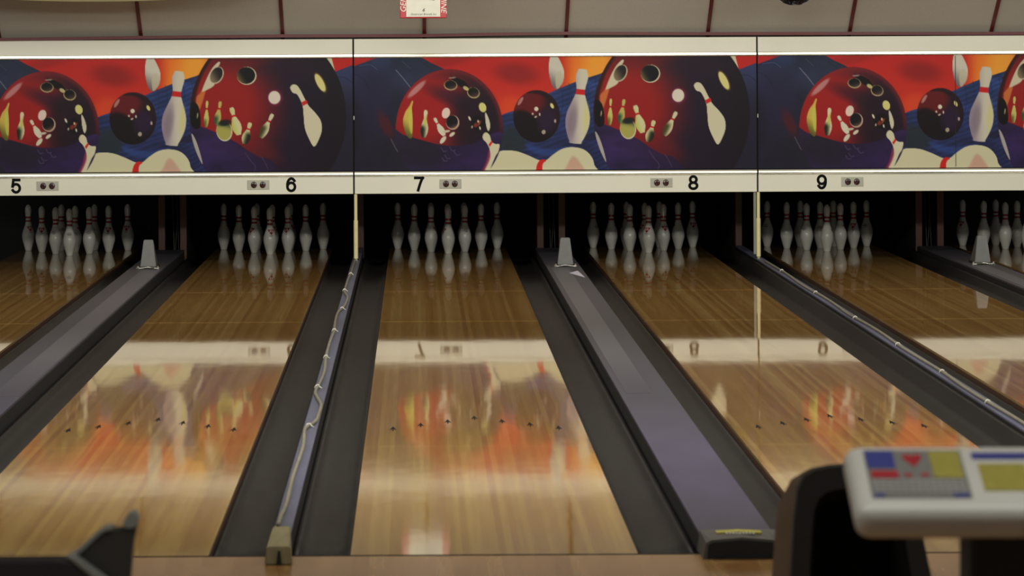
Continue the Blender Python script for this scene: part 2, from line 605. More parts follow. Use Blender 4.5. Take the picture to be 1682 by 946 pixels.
gutter(CEN[7] + h, WIDE['78'] - hw, 'charcoal gutter right of the number 7 lane')
gutter(CEN[8] - h, WIDE['78'] + hw, 'charcoal gutter left of the number 8 lane')
gutter(CEN[8] + h, NARROW['89'] - hn, 'charcoal gutter right of the number 8 lane', 0.038)
gutter(CEN[9] - h, NARROW['89'] + hn, 'charcoal gutter left of the number 9 lane')
gutter(CEN[9] + h, WIDE['910'] - hw, 'charcoal gutter right of the number 9 lane', 0.015)
gutter(CEN[10] - h, WIDE['910'] + hw, 'charcoal gutter left of the far right lane')

# ------------------------------------------------------------------ cappings between the lanes
CAPZ = 0.058
def wide_cap(key, label):
    c = WIDE[key]
    t = thing('division_capping', label, 'capping', (c, 0, 0), 'cappings between the lanes')
    a = hw - 0.003
    sweep_y('capping_board', [(-a, CAPZ - 0.012), (-a, CAPZ), (a, CAPZ), (a, CAPZ - 0.012)], 0.10, 18.0, M['cap'], t, n=24)
    sweep_y('worn_strip', [(-a + 0.03, CAPZ), (-a + 0.03, CAPZ + 0.0012), (0.028, CAPZ + 0.0012), (0.028, CAPZ)] if key != '56' else [(-0.02, CAPZ), (-0.02, CAPZ + 0.0012), (a - 0.01, CAPZ + 0.0012), (a - 0.01, CAPZ)], 5.2, 15.2, M['cap_light'], t, n=16)
    sweep_y('base_beam', [(-a + 0.006, -0.10), (-a + 0.006, CAPZ - 0.0122), (a - 0.006, CAPZ - 0.0122), (a - 0.006, -0.10)], 0.10, 18.1, M['rubber'], t, n=24)
    return t
wide_cap('56', 'wide grey-purple capping board between the lanes numbered 5 and 6')
CAP78 = wide_cap('78', 'wide grey-purple capping board between the lanes numbered 7 and 8')
wide_cap('910', 'wide grey-purple capping board at the right edge beyond lane 9')
def narrow_cap(key, label):
    c = NARROW[key]
    t = thing('division_capping', label, 'capping', (c, 0, 0), 'cappings between the lanes')
    a = hn - 0.002
    sweep_y('capping_board', [(-a, CAPZ - 0.010), (-a, CAPZ - 0.002), (-a + 0.006, CAPZ), (a - 0.006, CAPZ), (a, CAPZ - 0.002), (a, CAPZ - 0.010)], 0.16, 18.2, M['cap_blue'], t, n=24)
    sweep_y('base_beam', [(-a + 0.002, -0.10), (-a + 0.002, CAPZ - 0.0102), (a - 0.002, CAPZ - 0.0102), (a - 0.002, -0.10)], 0.16, 18.25, M['rubber'], t, n=24)
    return t
narrow_cap('67', 'narrow slate-blue capping with loose conduit between lanes 6 and 7')
narrow_cap('89', 'narrow slate-blue capping with straight conduit between lanes 8 and 9')

# conduits lying along the two narrow cappings
def conduit(c, pts, label, clips, r=0.0075):
    t = thing('conduit', label, 'cable', (c, 0, 0), 'conduits on the narrow cappings')
    bm = bmesh.new()
    # smooth through the points
    P = [Vector((x - c, y, sag(y) + CAPZ + r + 0.0005)) for x, y in pts]
    fine = []
    for i in range(len(P) - 1):
        p0, p1, p2, p3 = P[max(i - 1, 0)], P[i], P[i + 1], P[min(i + 2, len(P) - 1)]
        for k in range(6):
            u = k / 6
            fine.append(0.5 * ((2 * p1) + (p2 - p0) * u + (2 * p0 - 5 * p1 + 4 * p2 - p3) * u * u + (3 * p1 - p0 - 3 * p2 + p3) * u ** 3))
    fine.append(P[-1])
    add_tube(bm, fine, r, 8)
    bm_obj('tube', bm, M['cable'], t, True)
    for y in clips:
        x = min(fine, key=lambda v: abs(v.y - y)).x
        z = sag(y) + CAPZ
        bm = bmesh.new()
        arc = [(x - 0.014, y, z + 0.002)] + [(x + 0.0105 * math.cos(a), y, z + r + 0.0105 * math.sin(a)) for a in [math.pi * (1 - k / 6) for k in range(7)]] + [(x + 0.022, y, z + 0.002)]
        add_tube(bm, arc, 0.0032, 6)
        bm_obj('clip', bm, M['clip'], t, True)
    return t
def on_cap(px, py):
    # photo point on the capping's top -> x, y
    dx, dy = px - VX, py - VY
    xu, yu = dx - ROLL * dy, dy + ROLL * dx
    y = 5.0
    for _ in range(30):
        D = (H - CAPZ - sag(y)) * F / yu
        y = D - D0
    return xu * D / F, y
px67 = [(457, 866), (462, 850), (469, 835), (476, 808), (480, 790), (486, 772), (492, 755), (497, 740), (499, 728), (500, 712), (503, 705), (518, 695), (527, 683), (529, 668), (522, 657), (518, 648), (520, 641), (526, 630), (533, 612), (535, 592), (540, 570), (545, 556), (549, 546), (550, 536), (549, 525), (556, 514), (563, 508), (568, 500), (571, 490), (566, 481), (568, 472), (572, 460), (576, 452), (579, 442), (582, 432), (583, 428)]
pts67 = [on_cap(*p) for p in px67]
lim = hn - 0.009
pts67 = [(min(max(x, NARROW['67'] - lim), NARROW['67'] + lim), y) for x, y in pts67]
conduit(NARROW['67'], pts67, 'wavy grey conduit lying on the narrow capping left of lane 7', [on_cap(0, p)[1] for p in (705, 641, 592, 548, 512, 482, 455)])
pts89 = []
y = 3.0
i = 0
while y < 16.2:
    pts89.append((NARROW['89'] - 0.004 + 0.008 * math.sin(i * 1.9) + random.uniform(-.004, .004), y))
    y += 0.8
    i += 1
conduit(NARROW['89'], pts89, 'nearly straight grey conduit on the narrow capping left of lane 9', [4.6, 6.2, 7.9, 9.9, 12.2, 14.6])

# ------------------------------------------------------------------ end blocks at the foul line
t = thing('end_block', 'beige wooden block ending the narrow capping left of lane 7', 'block', (NARROW['67'], -0.05, 0))
bm = bmesh.new()
P = [(-0.045, -0.17), (0.047, -0.17), (0.030, 0.20), (-0.030, 0.20)]
zt = [0.058, 0.058, 0.080, 0.080]
lo = [bm.verts.new((p[0], p[1], 0.0005 if i < 2 else -0.0)) for i, p in enumerate(P)]
hi = [bm.verts.new((p[0] * (0.84 if i < 2 else 1.0), p[1] + (0.012 if i < 2 else 0), zt[i])) for i, p in enumerate(P)]
bm.faces.new(lo[::-1]); bm.faces.new(hi)
for i in range(4):
    bm.faces.new((lo[i], lo[(i + 1) % 4], hi[(i + 1) % 4], hi[i]))
bmesh.ops.bevel(bm, geom=list(bm.edges), offset=0.004, segments=2, affect='EDGES')
bm_obj('body', bm, M['block'], t)
bm = bmesh.new()
add_prism_xz(bm, [(-0.006, 0.001), (0.012, 0.001), (0.007, 0.046), (0.0, 0.046)], -0.172, -0.155)
bm_obj('slot', bm, M['rubber'], t)

bm = bmesh.new()
sec = [(-0.128, 0.0005), (0.128, 0.0005), (0.128, 0.052), (0.10, 0.062), (0.0, 0.071), (-0.10, 0.062), (-0.118, 0.052)]
a = [bm.verts.new((p[0], 0.0, p[1])) for p in sec]
b = [bm.verts.new((p[0] * 1.03, 0.225, 0.0005 if p[1] < 0.01 else 0.068 + 0.1 * (p[1] - 0.06))) for p in sec]
bm.faces.new(a); bm.faces.new(b[::-1])
for i in range(len(sec)):
    j = (i + 1) % len(sec)
    bm.faces.new((a[i], b[i], b[j], a[j]))
t = bm_obj('end_cap', bm, M['endcap'], CAP78)
t.location = (0, -0.13, 0)
t['label'] = 'grey end cap with yellow sticker'
bm = bmesh.new()
add_prism_xz(bm, [(-0.114, 0.004), (0.122, 0.004), (0.122, 0.046), (0.098, 0.055), (0.0, 0.064), (-0.098, 0.055), (-0.110, 0.046)], -0.006, 0.003, 0.001)
bm_obj('front_plate', bm, M['black'], t)
bm = bmesh.new()
for (x0, x1, y0, y1) in ((-0.075, 0.075, 0.135, 0.19),):
    n = 8
    up = [bm.verts.new((x0 + (x1 - x0) * k / n, y1 - 0.03 * abs(k - n / 2) / (n / 2), 0.0725 + 0.001)) for k in range(n + 1)]
    dn = [bm.verts.new((x0 + (x1 - x0) * k / n, y0 - 0.03 * abs(k - n / 2) / (n / 2), 0.0718 + 0.001)) for k in range(n + 1)]
    up2 = [bm.verts.new((v.co.x, v.co.y, v.co.z - 0.006)) for v in up]
    dn2 = [bm.verts.new((v.co.x, v.co.y, v.co.z - 0.006)) for v in dn]
    for k in range(n):
        bm.faces.new((dn[k], dn[k + 1], up[k + 1], up[k]))
        bm.faces.new((dn2[k], dn2[k + 1], dn[k + 1], dn[k]))
bm_obj('sticker', bm, M['sticker'], t)
bm = bmesh.new()
for k in range(9):
    x = -0.045 + k * 0.011
    add_box(bm, x, x + 0.007, 0.075, 0.118, 0.0705, 0.0735)
bm_obj('scuffed_lettering', bm, M['plate'], t)

# ------------------------------------------------------------------ wedges on the wide cappings near the pins
def wedge(key, label):
    c = WIDE[key] + 0.015
    y = 28.35 - D0
    z = sag(y) + CAPZ + 0.0008
    t = thing('ball_guard', label, 'guard', (c, y, z), 'grey guards on the wide cappings')
    bm = bmesh.new()
    lo = [bm.verts.new(p) for p in ((-0.058, 0, 0.012), (0.058, 0, 0.012), (0.050, 0.30, 0.012), (-0.050, 0.30, 0.012))]
    hi = [bm.verts.new(p) for p in ((-0.034, 0.03, 0.207), (0.034, 0.03, 0.207), (0.032, 0.10, 0.205), (-0.032, 0.10, 0.205))]
    bm.faces.new(lo[::-1]); bm.faces.new(hi)
    for i in range(4):
        bm.faces.new((lo[i], lo[(i + 1) % 4], hi[(i + 1) % 4], hi[i]))
    bmesh.ops.bevel(bm, geom=list(bm.edges), offset=0.004, segments=2, affect='EDGES')
    bm_obj('hood', bm, M['wedge'], t)
    box('base_plate', M['rubber'], t, -0.062, 0.062, -0.012, 0.30, 0.0, 0.012)
    for sx in (-1, 1):
        bm = bmesh.new()
        add_lathe(bm, [(0.016, 0.0), (0.016, 0.007), (0.010, 0.009), (0.010, 0.019), (0.004, 0.022)], 12, off=(sx * 0.072, -0.03, 0.0))
        bm_obj('bolt', bm, M['bolt'], t)
    bm = bmesh.new()
    add_tube(bm, [(-0.075, -0.06, 0.004), (-0.04, -0.045, 0.006), (0.0, -0.03, 0.012), (0.04, -0.045, 0.006), (0.075, -0.06, 0.004)], 0.004, 6)
    bm_obj('retaining_wire', bm, M['bolt'], t, True)
wedge('56', 'grey tapered metal guard on the capping between lanes 5 and 6')
wedge('78', 'grey tapered metal guard on the capping between lanes 7 and 8')
wedge('910', 'grey tapered metal guard on the capping beyond lane 9')

bm = bmesh.new()
q = [on_cap(935, 449), on_cap(949, 445.5), on_cap(961, 456)]
zz = sag(q[0][1]) + CAPZ + 0.0018
a = [bm.verts.new((p[0], p[1], zz + 0.002)) for p in q]
b = [bm.verts.new((p[0], p[1], zz)) for p in q]
bm.faces.new(a); bm.faces.new(b[::-1])
for i in range(3):
    bm.faces.new((a[i], a[(i + 1) % 3], b[(i + 1) % 3], b[i]))
tag(bm_obj('paper_scrap', bm, M['paper']), 'pale triangular paper scrap on capping in front of the grey guard', 'paper')

# ------------------------------------------------------------------ kickback panels in the pit, posts under the masking
def kickback(x, label, y0=18.30):
    t = thing('kickback_panel', label, 'panel', (x, y0, -0.25), 'side panels of the pin pits')
    box('board', M['kick'], t, -0.020, 0.020, 0.03, 2.2, 0.0, 0.95)
    box('edge_strip', M['kick_edge'], t, -0.027, 0.027, 0.0, 0.029, 0.0, 0.95, 0.004)
for key, a, b in (('56', 'between racks 5 and 6', 0), ('78', 'between racks 7 and 8', 0), ('910', 'beyond rack 9', 0)):
    c = WIDE[key]
    kickback(c - 0.075, 'dark wooden pit side panel %s, left of two' % a)
    kickback(c + 0.098, 'dark wooden pit side panel %s, right of two' % a)
    t = thing('hanging_wires', 'thin grey wires hanging in the dark pit gap %s' % a, 'wire', (c, 18.5, -0.25), 'wires in the pit gaps')
    for (x0, x1, x2) in ((-0.035, -0.005, 0.012), (0.0, 0.03, 0.02), (0.045, 0.03, 0.05)):
        bm = bmesh.new()
        add_tube(bm, [(x0, 0, 0.95), (x1, 0.0, 0.7), (x1 + 0.01, 0.01, 0.5), (x2, 0.0, 0.22), (x2, 0, 0.0)], 0.004, 6)
        bm_obj('wire', bm, M['endcap'], t, True)
kickback(NARROW['67'] + 0.006, 'dark wooden pit side panel behind the cream post, between racks 6 and 7')
kickback(NARROW['89'] + 0.003, 'dark wooden pit side panel behind the cream post, between racks 8 and 9')

ZB_M, ZT_M = 0.5175, 1.690
def post(c, label):
    y = YM + 0.02
    z0 = sag(y) + CAPZ
    t = thing('support_post', label, 'post', (c, y, z0), 'cream posts under the masking')
    hgt = ZB_M - z0
    bm = bmesh.new()
    add_tube(bm, [(0, 0, 0.295), (0, 0, hgt - 0.002)], 0.0125, 16)
    bm_obj('upper_tube', bm, M['post'], t, False)
    bm = bmesh.new()
    add_lathe(bm, [(0.012, 0.012), (0.0165, 0.014), (0.0165, 0.298), (0.0125, 0.302)], 20)
    bm_obj('sleeve', bm, M['post'], t, False)
    bm = bmesh.new()
    add_lathe(bm, [(0.024, 0.0), (0.024, 0.006), (0.014, 0.012), (0.012, 0.014)], 16)
    bm_obj('foot', bm, M['bolt'], t, False)
    return t, hgt
post(-0.462, 'cream support post under the masking joint between numbers 6 and 7')
t, hgt = post(2.569, 'cream support post with grey flange, between numbers 8 and 9')
box('flange', M['post_grey'], t, -0.036, -0.0175, -0.004, 0.03, 0.03, hgt - 0.002)

# ------------------------------------------------------------------ mural of balls and pins, worked out as colours on a fine grid
def make_mural():
    NX, NY = 640, 178
    U0, U1, V0, V1 = 580.0, 1243.0, 94.0, 280.0
    gx, gy = np.meshgrid(np.linspace(U0, U1, NX), np.linspace(V0, V1, NY))
    img = np.zeros((NY, NX, 3))
    def C(c):
        return np.array(c, float)
    def ss(a, b, x):
        t = np.clip((x - a) / (b - a), 0, 1)
        return t * t * (3 - 2 * t)
    def put(mask, col):
        nonlocal img
        col = np.asarray(col, float)
        img = img * (1 - mask[..., None]) + col * mask[..., None]
    def ell(cx, cy, rx, ry, rot=0.0, soft=1.0):
        c, s = math.cos(math.radians(rot)), math.sin(math.radians(rot))
        dx, dy = gx - cx, gy - cy
        a = (dx * c + dy * s) / rx
        b = (-dx * s + dy * c) / ry
        r = np.sqrt(a * a + b * b)
        w = soft / min(rx, ry)
        return 1 - ss(1 - w * 0.5, 1 + w * 0.5, r)
    def smooth_pts(pts, closed=True, k=6):
        out = []
        n = len(pts)
        for i in range(n if closed else n - 1):
            if closed:
                p0, p1, p2, p3 = [np.array(pts[(i + d) % n], float) for d in (-1, 0, 1, 2)]
            else:
                p0, p1, p2, p3 = [np.array(pts[min(max(i + d, 0), n - 1)], float) for d in (-1, 0, 1, 2)]
            for j in range(k):
                u = j / k
                out.append(0.5 * (2 * p1 + (p2 - p0) * u + (2 * p0 - 5 * p1 + 4 * p2 - p3) * u * u + (3 * p1 - p0 - 3 * p2 + p3) * u ** 3))
        if not closed:
            out.append(np.array(pts[-1], float))
        return out
    def poly(pts, soft=1.0, smooth=True):
        P = np.array(smooth_pts(pts) if smooth else pts, float)
        m = np.zeros_like(gx)
        pad = soft + 2
        sel = (gx > P[:, 0].min() - pad) & (gx < P[:, 0].max() + pad) & (gy > P[:, 1].min() - pad) & (gy < P[:, 1].max() + pad)
        x, y = gx[sel], gy[sel]
        d = np.full(x.shape, 1e9)
        ins = np.zeros(x.shape, bool)
        n = len(P)
        for i in range(n):
            ax, ay = P[i]
            bx, by = P[(i + 1) % n]
            ex, ey = bx - ax, by - ay
            L2 = ex * ex + ey * ey + 1e-9
            t = np.clip(((x - ax) * ex + (y - ay) * ey) / L2, 0, 1)
            d = np.minimum(d, (x - ax - t * ex) ** 2 + (y - ay - t * ey) ** 2)
            cr = ((ay > y) != (by > y)) & (x < ex * (y - ay) / (ey if abs(ey) > 1e-9 else 1e-9) + ax)
            ins ^= cr
        sd = np.sqrt(d) * np.where(ins, 1, -1)
        m[sel] = ss(-soft * 0.5, soft * 0.5, sd)
        return m
    def line(pts, w, soft=0.8):
        P = np.array(smooth_pts(pts, False), float)
        d = np.full(gx.shape, 1e9)
        for i in range(len(P) - 1):
            ax, ay = P[i]
            ex, ey = P[i + 1] - P[i]
            t = np.clip(((gx - ax) * ex + (gy - ay) * ey) / (ex * ex + ey * ey + 1e-9), 0, 1)
            d = np.minimum(d, (gx - ax - t * ex) ** 2 + (gy - ay - t * ey) ** 2)
        return 1 - ss(w - soft * 0.5, w + soft * 0.5, np.sqrt(d))
    def mixc(c0, c1, t):
        return C(c0) * (1 - t[..., None]) + C(c1) * t[..., None]
    rng = np.random.RandomState(3)
    def fbm(sx, sy, seed):
        r = np.random.RandomState(seed)
        out = np.zeros_like(gx)
        amp = 1.0
        for o in range(3):
            g = r.rand(40, 90)
            fx = (gx - U0) / sx % 88
            fy = (gy - V0) / sy % 38
            ix, iy = fx.astype(int), fy.astype(int)
            tx, ty = fx - ix, fy - iy
            tx, ty = tx * tx * (3 - 2 * tx), ty * ty * (3 - 2 * ty)
            v = (g[iy, ix] * (1 - tx) + g[iy, ix + 1] * tx) * (1 - ty) + (g[iy + 1, ix] * (1 - tx) + g[iy + 1, ix + 1] * tx) * ty
            out += amp * (v - 0.5)
            amp *= 0.5
            sx, sy = sx / 2, sy / 2
        return out
    # sky: red into orange into yellow
    sky = mixc((190, 42, 36), (200, 60, 38), ss(100, 190, gy))
    sky = sky * (1 - 0.0)
    yel = ss(912, 945, gx) * (1 - ss(990, 1040, gx))
    sky = sky * (1 - yel[..., None]) + mixc((226, 120, 40), (232, 160, 58), ss(930, 975, gx + 0.3 * gy - 35)) * yel[..., None]
    put(np.ones_like(gx), sky)
    put(0.55 * ell(848, 122, 34, 16, 8, 18), (120, 28, 30))
    put(0.35 * ell(800, 165, 26, 12, 60, 14), (128, 34, 34))
    put(0.5 * ell(840, 178, 22, 20, 0, 20), (222, 96, 46))
    put(0.35 * ell(740, 100, 40, 8, -12, 10), (130, 32, 36))
    # blue rolling ground
    blue = mixc((50, 68, 118), (44, 48, 88), ss(150, 275, gy))
    st = np.sin(((gy - 0.35 * (1010 - gx) * 0.9) + 0.0012 * (gx - 900) ** 2) * 0.75 + 2 * fbm(30, 14, 5))
    blue = blue * (1 + 0.10 * st[..., None] + 0.3 * fbm(44, 9, 8)[..., None])
    put(poly([(818, 194), (850, 180), (884, 162), (915, 148), (950, 134), (985, 123), (1022, 112), (1040, 200), (1030, 300), (800, 300), (808, 230)], 1.2), blue)
    put(0.75 * poly([(930, 214), (958, 222), (985, 219), (975, 232), (940, 228)], 5), (38, 32, 58))
    put(0.85 * ell(840, 232, 24, 22, 30, 14), (44, 52, 56))
    put(0.5 * poly([(862, 238), (900, 246), (940, 240), (920, 256), (880, 254)], 6), (60, 92, 160))
    for k in range(7):
        x0 = 920 + 14 * k
        put(0.55 * line([(x0, 142 - 4 * k), (x0 + 4, 168 - 3 * k), (x0 - 2, 200)], 0.5), (30, 36, 76))
    # dark lane cylinder at both ends
    def dark_roll(cx_shift):
        t = ss(96, 250, gy)
        c = mixc((48, 54, 86), (38, 32, 52), t)
        sh = ss(580, 690, gx) if cx_shift == 0 else 0 * gx
        c = c * (1 - 0.35 * sh[..., None]) + C((40, 46, 52)) * 0.35 * sh[..., None]
        return c * (1 + 0.3 * fbm(36, 40, 12)[..., None])
    put(poly([(540, 122), (575, 110), (600, 101), (622, 94), (650, 88), (684, 92), (706, 103), (735, 118), (760, 140), (760, 300), (540, 300)], 1.2), dark_roll(0))
    put(0.6 * ell(625, 100, 16, 9, 0, 10), (52, 68, 104))
    put(0.6 * ell(600, 170, 50, 50, 0, 60), (42, 34, 64))
    put(0.5 * ell(570, 200, 20, 50, 0, 20), (26, 18, 30))
    put(0.55 * ell(632, 205, 9, 22, -25, 10), (112, 22, 28))
    put(0.5 * line([(560, 128), (580, 122), (596, 130), (606, 150)], 0.6), (24, 20, 34))
    put(0.45 * line([(588, 108), (606, 106), (618, 114)], 0.6), (110, 120, 170))
    put(0.55 * line([(649, 115), (662, 130), (672, 143)], 0.7), (170, 168, 175))
    put(0.4 * line([(659, 100), (672, 112)], 0.5), (120, 118, 130))
    put(0.3 * line([(684, 97), (700, 108), (712, 116)], 0.5), (24, 26, 32))
    put(0.5 * line([(640, 228), (646, 240), (651, 249)], 0.7), (150, 140, 150))
    # right end
    put(poly([(1150, 140), (1214, 117), (1230, 111), (1250, 104), (1270, 100), (1270, 300), (1150, 300)], 1.2), mixc((60, 66, 104), (40, 35, 54), ss(108, 190, gy)))
    put(0.5 * line([(1216, 126), (1230, 127), (1243, 136)], 0.6), (26, 24, 44))
    put(poly([(1180, 88), (1207, 88), (1213, 112), (1217, 134), (1212, 140)], 1.0, False), (206, 198, 170))
    # hanging pin, behind
    def pin(hx, hy, bx, by, wid, col=(208, 200, 176), stripe=True, shade=None, dark=None):
        """pin from head top (hx,hy) to base (bx,by)"""
        prof = [(0.0, 0.28), (0.02, 0.38), (0.08, 0.5), (0.14, 0.49), (0.22, 0.40), (0.28, 0.36), (0.34, 0.40), (0.46, 0.66), (0.58, 0.92), (0.68, 1.0), (0.78, 0.95), (0.90, 0.72), (0.97, 0.52), (1.0, 0.44)]
        ax, ay = bx - hx, by - hy
        L = math.hypot(ax, ay)
        nx, ny = -ay / L, ax / L
        l, r = [], []
        for t_, w_ in prof:
            l.append((hx + ax * t_ + nx * w_ * wid / 2, hy + ay * t_ + ny * w_ * wid / 2))
            r.append((hx + ax * t_ - nx * w_ * wid / 2, hy + ay * t_ - ny * w_ * wid / 2))
        m = poly(l + r[::-1], 1.0)
        s = ((gx - hx) * nx + (gy - hy) * ny) / (wid / 2)
        tt = ((gx - hx) * ax + (gy - hy) * ay) / (L * L)
        c = np.ones_like(img) * C(col)
        if shade is not None:
            k = ss(-0.3, 1.1, s * shade[0] + (tt - 0.5) * shade[1])
            c = c * (1 - k[..., None]) + C(shade[2]) * k[..., None]
        if dark is not None:
            k = ss(dark[0], dark[0] + 0.25, tt) * (1 - ss(-0.5, 0.9, s * dark[1]))
            c = c * (1 - k[..., None]) + C(dark[2]) * k[..., None]
        if stripe:
            k = ss(0.265, 0.28, tt) * (1 - ss(0.335, 0.35, tt))
            c = c * (1 - k[..., None]) + C((196, 36, 36)) * k[..., None]
        put(m, c)
        return m
    put(poly([(906, 90), (914, 92), (921, 104), (926, 118), (925, 134), (920, 143), (912, 148), (905, 138), (901, 118), (902, 100)], 1.0), mixc((206, 198, 184), (120, 108, 112), ss(112, 150, gy + 0.5 * (912 - gx))))
    put(0.8 * poly([(912, 128), (918, 118), (924, 124), (923, 138), (914, 147)], 2), (196, 186, 160))
    # standing pin
    put(0.35 * ell(944, 238, 30, 8, 10, 8), (30, 26, 50))
    pin(957, 115, 944, 237, 40, (204, 196, 178), True, (0.9, 0.5, (150, 132, 150)))
    put(0.6 * ell(940, 200, 7, 26, 8, 8), (126, 112, 124))
    put(0.7 * ell(962, 196, 4, 22, 4, 5), (206, 198, 130))
    # big lying pin at the bottom
    put(poly([(792, 300), (800, 272), (806, 252), (817, 250), (826, 248), (846, 249), (866, 256), (884, 264), (896, 264), (906, 256), (922, 246), (940, 243), (958, 247), (970, 258), (975, 272), (976, 300)], 1.0), (206, 199, 168))
    put(poly([(887, 263.5), (896, 265), (890, 272), (888, 300), (878, 300), (880, 274)], 1.0), (200, 42, 38))
    put(0.6 * poly([(928, 277), (940, 258), (954, 272), (960, 290), (920, 290)], 6), (196, 140, 130))
    # --- small ball
    B = ell(880.5, 192, 38.5, 43, 0, 1.2)
    c = mixc((44, 16, 30), (26, 10, 16), ss(180, 225, gy))
    c = c * (1 - ell(866, 172, 30, 24, -30, 16)[..., None] * 0.75) + C((128, 26, 30)) * ell(866, 172, 30, 24, -30, 16)[..., None] * 0.75
    put(B, c)
    put(B * 0.9 * ell(858, 206, 26, 22, 40, 8), (20, 8, 12))
    put(B * 0.8 * ell(898, 200, 16, 20, 0, 16), (50, 30, 66))
    put(B * 0.7 * line([(866, 152), (884, 153), (898, 160)], 2.5, 3), (30, 10, 20))
    put(B * 0.8 * ell(854, 167, 8, 2.6, -58), (196, 150, 140))
    put(B * ell(880, 180, 3.4, 3.6), (214, 206, 186))
    put(B * ell(874, 188, 1.6, 1.8), (200, 190, 170))
    put(B * ell(885.5, 189, 1.4, 2.4), (200, 190, 170))
    put(B * ell(879, 193, 2.4, 1.2, -30), (205, 195, 172))
    put(B * ell(906, 175, 2.6, 4.8, -25), (214, 204, 140))
    put(B * ell(911, 200, 1.8, 3, 0), (180, 160, 150))
    put(B * ell(892, 218, 3.2, 3.6, 20), (170, 160, 140))
    # --- ball one
    B = ell(736.5, 213, 88.5, 99, 0, 1.2)
    put(B, (44, 22, 40))
    red = ss(-0.5, 0.55, 1.0 - np.sqrt(((gx - 690) / 82) ** 2 + ((gy - 180) / 76) ** 2))
    put(B * red * 0.95, (168, 34, 32))
    put(B * 0.7 * ell(750, 165, 48, 12, 22, 16), (54, 20, 48))
    put(B * 0.8 * ell(775, 200, 36, 50, 0, 34), (34, 16, 34))
    rim = B * (1 - ell(736.5, 213, 83, 93, 0, 8)) * (1 - ss(190, 240, gy))
    put(rim * 0.55, (150, 40, 44))
    low = poly([(640, 216), (662, 222), (690, 230), (716, 237), (742, 240), (776, 236), (826, 220), (840, 300), (640, 300)], 2.0)
    put(B * low * 0.95, mixc((44, 34, 66), (56, 36, 84), ss(660, 780, gx)) * (1 + 0.3 * fbm(40, 20, 21)[..., None]))
    put(B * low * 0.5 * ell(690, 250, 40, 26, 20, 20), (34, 26, 38))
    put(B * 0.8 * ell(683, 146.5, 20, 4.6, -43, 2.5), (196, 152, 152))
    put(B * poly([(738, 126), (752, 129), (764, 136), (768, 146), (752, 141)], 1.5), (16, 8, 12))
    put(B * 0.8 * ell(742, 128, 6, 1.4, -5), (190, 160, 150))
    for (x, y, rx, ry, ro) in ((739, 140.5, 11, 8.3, 5), (776.5, 153, 10.5, 9, 20)):
        put(B * ell(x, y, rx, ry, ro), (176, 160, 120))
        put(B * ell(x, y - 0.8, rx - 1.4, ry - 1.2, ro), mixc((20, 14, 18), (92, 70, 60), ss(-4, 9, (gx - x) * 0.3 + gy - y)))
    put(B * 0.9 * ell(764, 145.5, 5, 3, 30), (206, 196, 140))
    put(B * ell(731, 186, 6.6, 9, 18), (222, 200, 188))
    put(B * ell(742, 201.5, 11, 12, 0), (190, 160, 140))
    put(B * ell(741, 200.5, 9.6, 10.8, 0), mixc((22, 14, 20), (120, 96, 76), ss(-2, 11, (gx - 742) * 0.4 + gy - 203)))
    # pins mirrored in ball one
    put(B * poly([(675, 166), (677, 167), (675, 178), (676, 200), (675, 224), (670, 227), (664, 218), (660, 200), (664, 184), (671, 174)], 1.2), mixc((206, 178, 90), (96, 96, 40), ss(195, 228, gy + 0.8 * (668 - gx))))
    put(B * 0.8 * poly([(669, 186), (675, 182), (675, 218), (671, 212)], 2), (198, 196, 96))
    pin(698, 181, 694, 226, 12.5, (214, 204, 170), False, None, (0.45, -1, (40, 44, 30)))
    put(0.75 * ell(697, 200, 2.4, 9, 8, 3), (190, 190, 84))
    pin(712, 194, 728, 223, 10.5, (212, 204, 184), True)
    put(ell(726, 230, 3.4, 7.5, 38), (208, 200, 180))
    put(ell(741, 221, 5.5, 2.6, -38), (208, 200, 180))
    put(ell(732, 216, 6, 2.0, -10), (200, 190, 170))
    put(B * ell(783, 203, 12, 13, 0, 2), (24, 10, 16))
    for (x, y, rx, ry, ro, cc) in ((770, 195, 1.6, 4, -25, (214, 206, 186)), (784, 200, 1.6, 2.4, 0, (224, 180, 150)), (780, 206, 3, 4, 20, (130, 50, 36)), (774, 209, 1.2, 2.4, 10, (190, 180, 160)), (787, 211, 1.3, 3, -15, (214, 206, 186)), (786, 203, 1.4, 5, 30, (150, 80, 50))):
        put(B * ell(x, y, rx, ry, ro), cc)
    put(B * ell(791.5, 177, 6, 8, -18), (210, 202, 136))
    put(B * poly([(796, 185), (801, 194), (804, 207), (801, 216), (798, 210), (796, 198)], 1.0), (206, 198, 176))
    # pin at lower right of ball one, running into the big pin
    put(poly([(792, 222), (797, 218), (803, 223), (806, 233), (812, 237), (819, 238), (817, 250), (812, 258), (803, 280), (797, 300), (790, 290), (801, 264), (803, 248), (798, 236), (792, 229)], 1.0), (208, 200, 172))
    put(poly([(801, 238), (806, 231.5), (808, 234.5), (803, 242)], 0.8, False), (200, 44, 40))
    put(0.7 * poly([(802, 246), (804, 258), (799, 272), (792, 284), (788, 284), (796, 268), (800, 252)], 3), (170, 60, 92))
    for (x, y) in ((727, 246), (741, 245), (728, 262), (733, 258), (748, 252)):
        put(0.5 * line([(x - 4, y - 3), (x, y + 3), (x + 5, y + 2)], 0.8), (112, 96, 132))
    # --- ball two
    B = ell(1103, 190, 129, 145, 0, 1.2)
    put(B, mixc((40, 22, 46), (28, 18, 30), ss(1130, 1235, gx)))
    red = ss(-0.55, 0.5, 1.0 - np.sqrt(((gx - 1022) / 86) ** 2 + ((gy - 178) / 86) ** 2))
    put(B * red * 0.95, (160, 34, 30))
    put(B * 0.5 * ell(1060, 102, 60, 10, -8, 14), (118, 26, 30))
    put(B * 0.45 * ell(1150, 112, 50, 16, 0, 24), (52, 22, 44))
